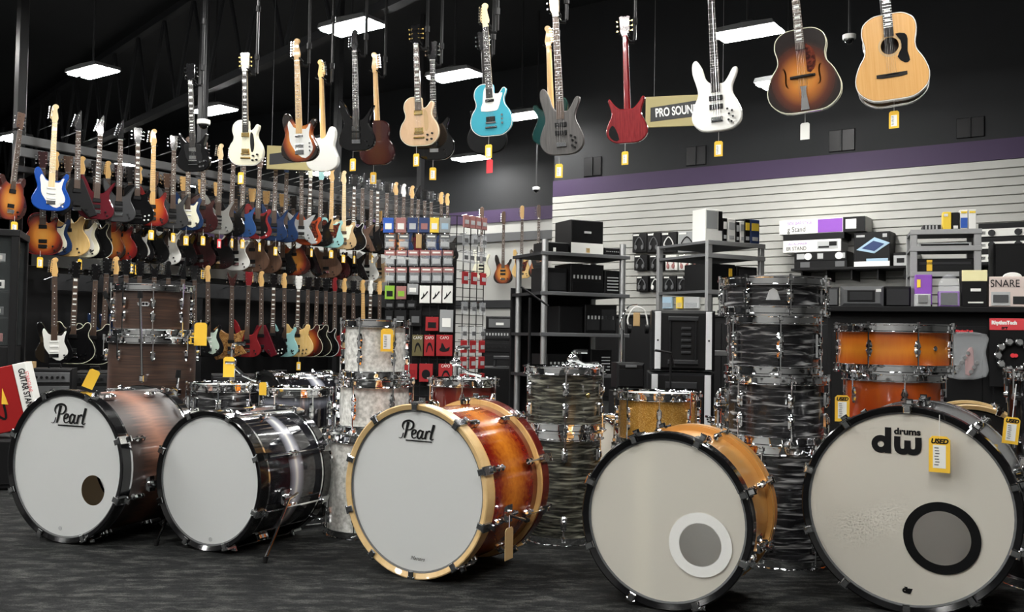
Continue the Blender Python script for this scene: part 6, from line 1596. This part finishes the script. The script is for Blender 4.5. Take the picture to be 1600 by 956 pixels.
tom_arm('chrome tom holder standing on the grey streaked drum', 362, 592, 4.35, .19, 1, zb=.59)
tom_arm('chrome microphone clamp on the olive tom', 895, 578, 3.92, .07, 1, zb=.71)
tom_arm('tangle of chrome clamps beside the gold tom', 1122, 668, 4.0, .16, 1, zb=.0)
cl = COL.objects[-1]
# wing bolts on the gold tom side sit on a stand
t = thing('hardware_stand', 'chrome drum hardware stand between gold and oyster toms', 'drum hardware', Vector((*at_xy(1124, 4.15), 0)), 0)
MB().cyl((0, 0, 0), (0, 0, .60), .012, 8).build('pole', CHROME, t)
for k in range(7):
    a = k * 1.1; z_ = .40 + .03 * k
    MB().bbox((.02 * math.cos(a), .02 * math.sin(a), z_), (.035, .03, .022), .005).build('clamp', CHROME, t)
    MB().cyl((0, 0, z_), (.06 * math.cos(a), .06 * math.sin(a), z_ + .01), .006, 6).build('wing_bolt', CHROME, t)
for k in range(3): MB().cyl((0, 0, .14), (.14 * math.cos(k * 2.09), .14 * math.sin(k * 2.09), .008), .008, 6).build('leg', CHROME, t)

# display case and guitar stand box at the left edge
q = P(14, 500, 6.6); t = thing('display_cabinet', 'black framed glass cabinet with small white boxes on its shelves', 'cabinet', Vector((q.x - .32, q.y, 0)), .35)
zt = P(14, 362, 6.6).z; cw, cd = .62, .45
for xx in (-1, 1):
    for yy in (0, cd): MB().bbox((xx * cw / 2, yy, zt / 2), (.05, .05, zt), .004).build('post', BLACKM, t)
MB().bbox((0, cd / 2, zt), (cw + .06, cd + .06, .05), .005).build('top', BLACKM, t)
MB().bbox((0, cd / 2, .35), (cw, cd, .70), .005).build('base', BLACKM, t)
MB().bbox((0, cd, (.7 + zt) / 2), (cw, .01, zt - .7), .002).build('back', BLACKM, t)
MB().bbox((0, 0, (.7 + zt) / 2), (cw - .05, .006, zt - .72), .001).build('glass_door', GLASS, t)
MB().bbox((cw / 2, cd / 2, (.7 + zt) / 2), (.006, cd - .05, zt - .72), .001).build('glass_side', GLASS, t)
cab = t
for k in range(4):
    z_ = .70 + .02 + (zt - .74) * k / 4
    if k: MB().bbox((0, cd / 2, z_ - .006), (cw - .05, cd - .06, .01), .001).build('glass_shelf', GLASS, t)
    for j in range(3):
        Mt = Matrix.Translation(t.location) @ Matrix.Rotation(.35, 4, 'Z')
        p_ = Mt @ Vector((-.17 + .17 * j, .12 + .05 * (j % 2), z_))
        m = (PAPER, GREYL, PINK, GREYM)[(k + j) % 4]
        bx = thing('small_box', 'small %s box on the %s shelf of the glass cabinet' % (('white', 'grey', 'pink', 'dark grey')[(k + j) % 4], ('lowest', 'second', 'third', 'top')[k]), 'box', p_, .35 + .1 * j)
        MB().bbox((0, .05, .045), (.12, .1, .06 + .03 * (j % 2)), .004).build('case', m, bx)
        MB().bbox((0, -.001, .045), (.08, .003, .03), .0008).build('print', BLACKM if m is PAPER else PAPER, bx)
        bx.location.z -= .0 if j % 2 == 0 else 0
q = P(22, 668, 4.9); hb_ = P(22, 580, 4.9).z
q.z = hb_ - .30
t = thing('guitar_stand_box', 'red box with white side lettered GUITAR STAND leaning on a crate', 'box', q, .2, None, 0, R(-14))
MB().bbox((-.06, .06, .16), (.24, .12, .34), .004).build('case', mat('deep_red_print', (.30, .012, .012), .45), t)
MB().slab([(.062, -.01), (.125, -.01), (.125, .33), (.062, .33)], -.004, .12, .003).build('white_side', PAPER, t)
text('GUITAR STAND', .030, (.086, -.006, .30), INK, t, rot=(0, R(90), 0), squeeze=.75, bold=.001)
text('STRINGLINE', .018, (.114, -.006, .28), TAGRED, t, rot=(0, R(90), 0), squeeze=.8)
MB().ribbon([(-.15, .05), (-.10, .12), (-.03, .06), (-.02, .14)], .012, -.002).build('stand_picture', INK, t, False)
MB().slab([(-.03, .14), (.0, .13), (-.01, .22)], -.004, .0).build('corner_mark', YELLOW, t)
tc_ = thing('crate', 'black crate carrying the red guitar stand box', 'box', Vector((q.x - .06, q.y - .02, 0)), .2)
MB().bbox((0, .12, (q.z - .05) / 2), (.5, .34, q.z - .05), .01).build('body', BLACKM, tc_)
MB().bbox((0, -.055, (q.z - .03) * .5), (.44, .01, (q.z - .03) * .8), .004).build('front_panel', BLACKP, tc_)
# hanging signs
def sign(label, px, py, Y, w, h, yaw, txt, tilt):
    c = P(px, py, Y); t = thing('hanging_sign', label, 'sign', c, yaw)
    MB().bbox((0, 0, 0), (w, .02, h), .003).build('board', mat('sign_gold', (.34, .29, .13), .5), t)
    MB().slab([(-w * .44, -h * .32), (w * .42, -h * .12), (w * .44, h * .42), (-w * .44, h * .14)], -.014, -.009, .001).build('inner_panel', GREYD, t)
    if txt: text(txt, h * .27, (-w * .38, -.016, -h * .17), WHITE, t, rot=(0, R(-tilt), 0), squeeze=.62, bold=.003)
    for sx in (-.4, .4): MB().cyl((sx * w, 0, h / 2), (sx * w, 0, 5.58 - c.z), .003, 5).build('wire', GREYM, t)
    return t
sign('gold hanging sign lettered PRO SOUND behind the white bass', 1075, 173, 9.2, .84, .31, -.25, 'PRO SOUND', 4)
sign('gold hanging sign behind the sunburst guitar, its words hidden', 452, 247, 10.6, .50, .27, .1, None, 0)
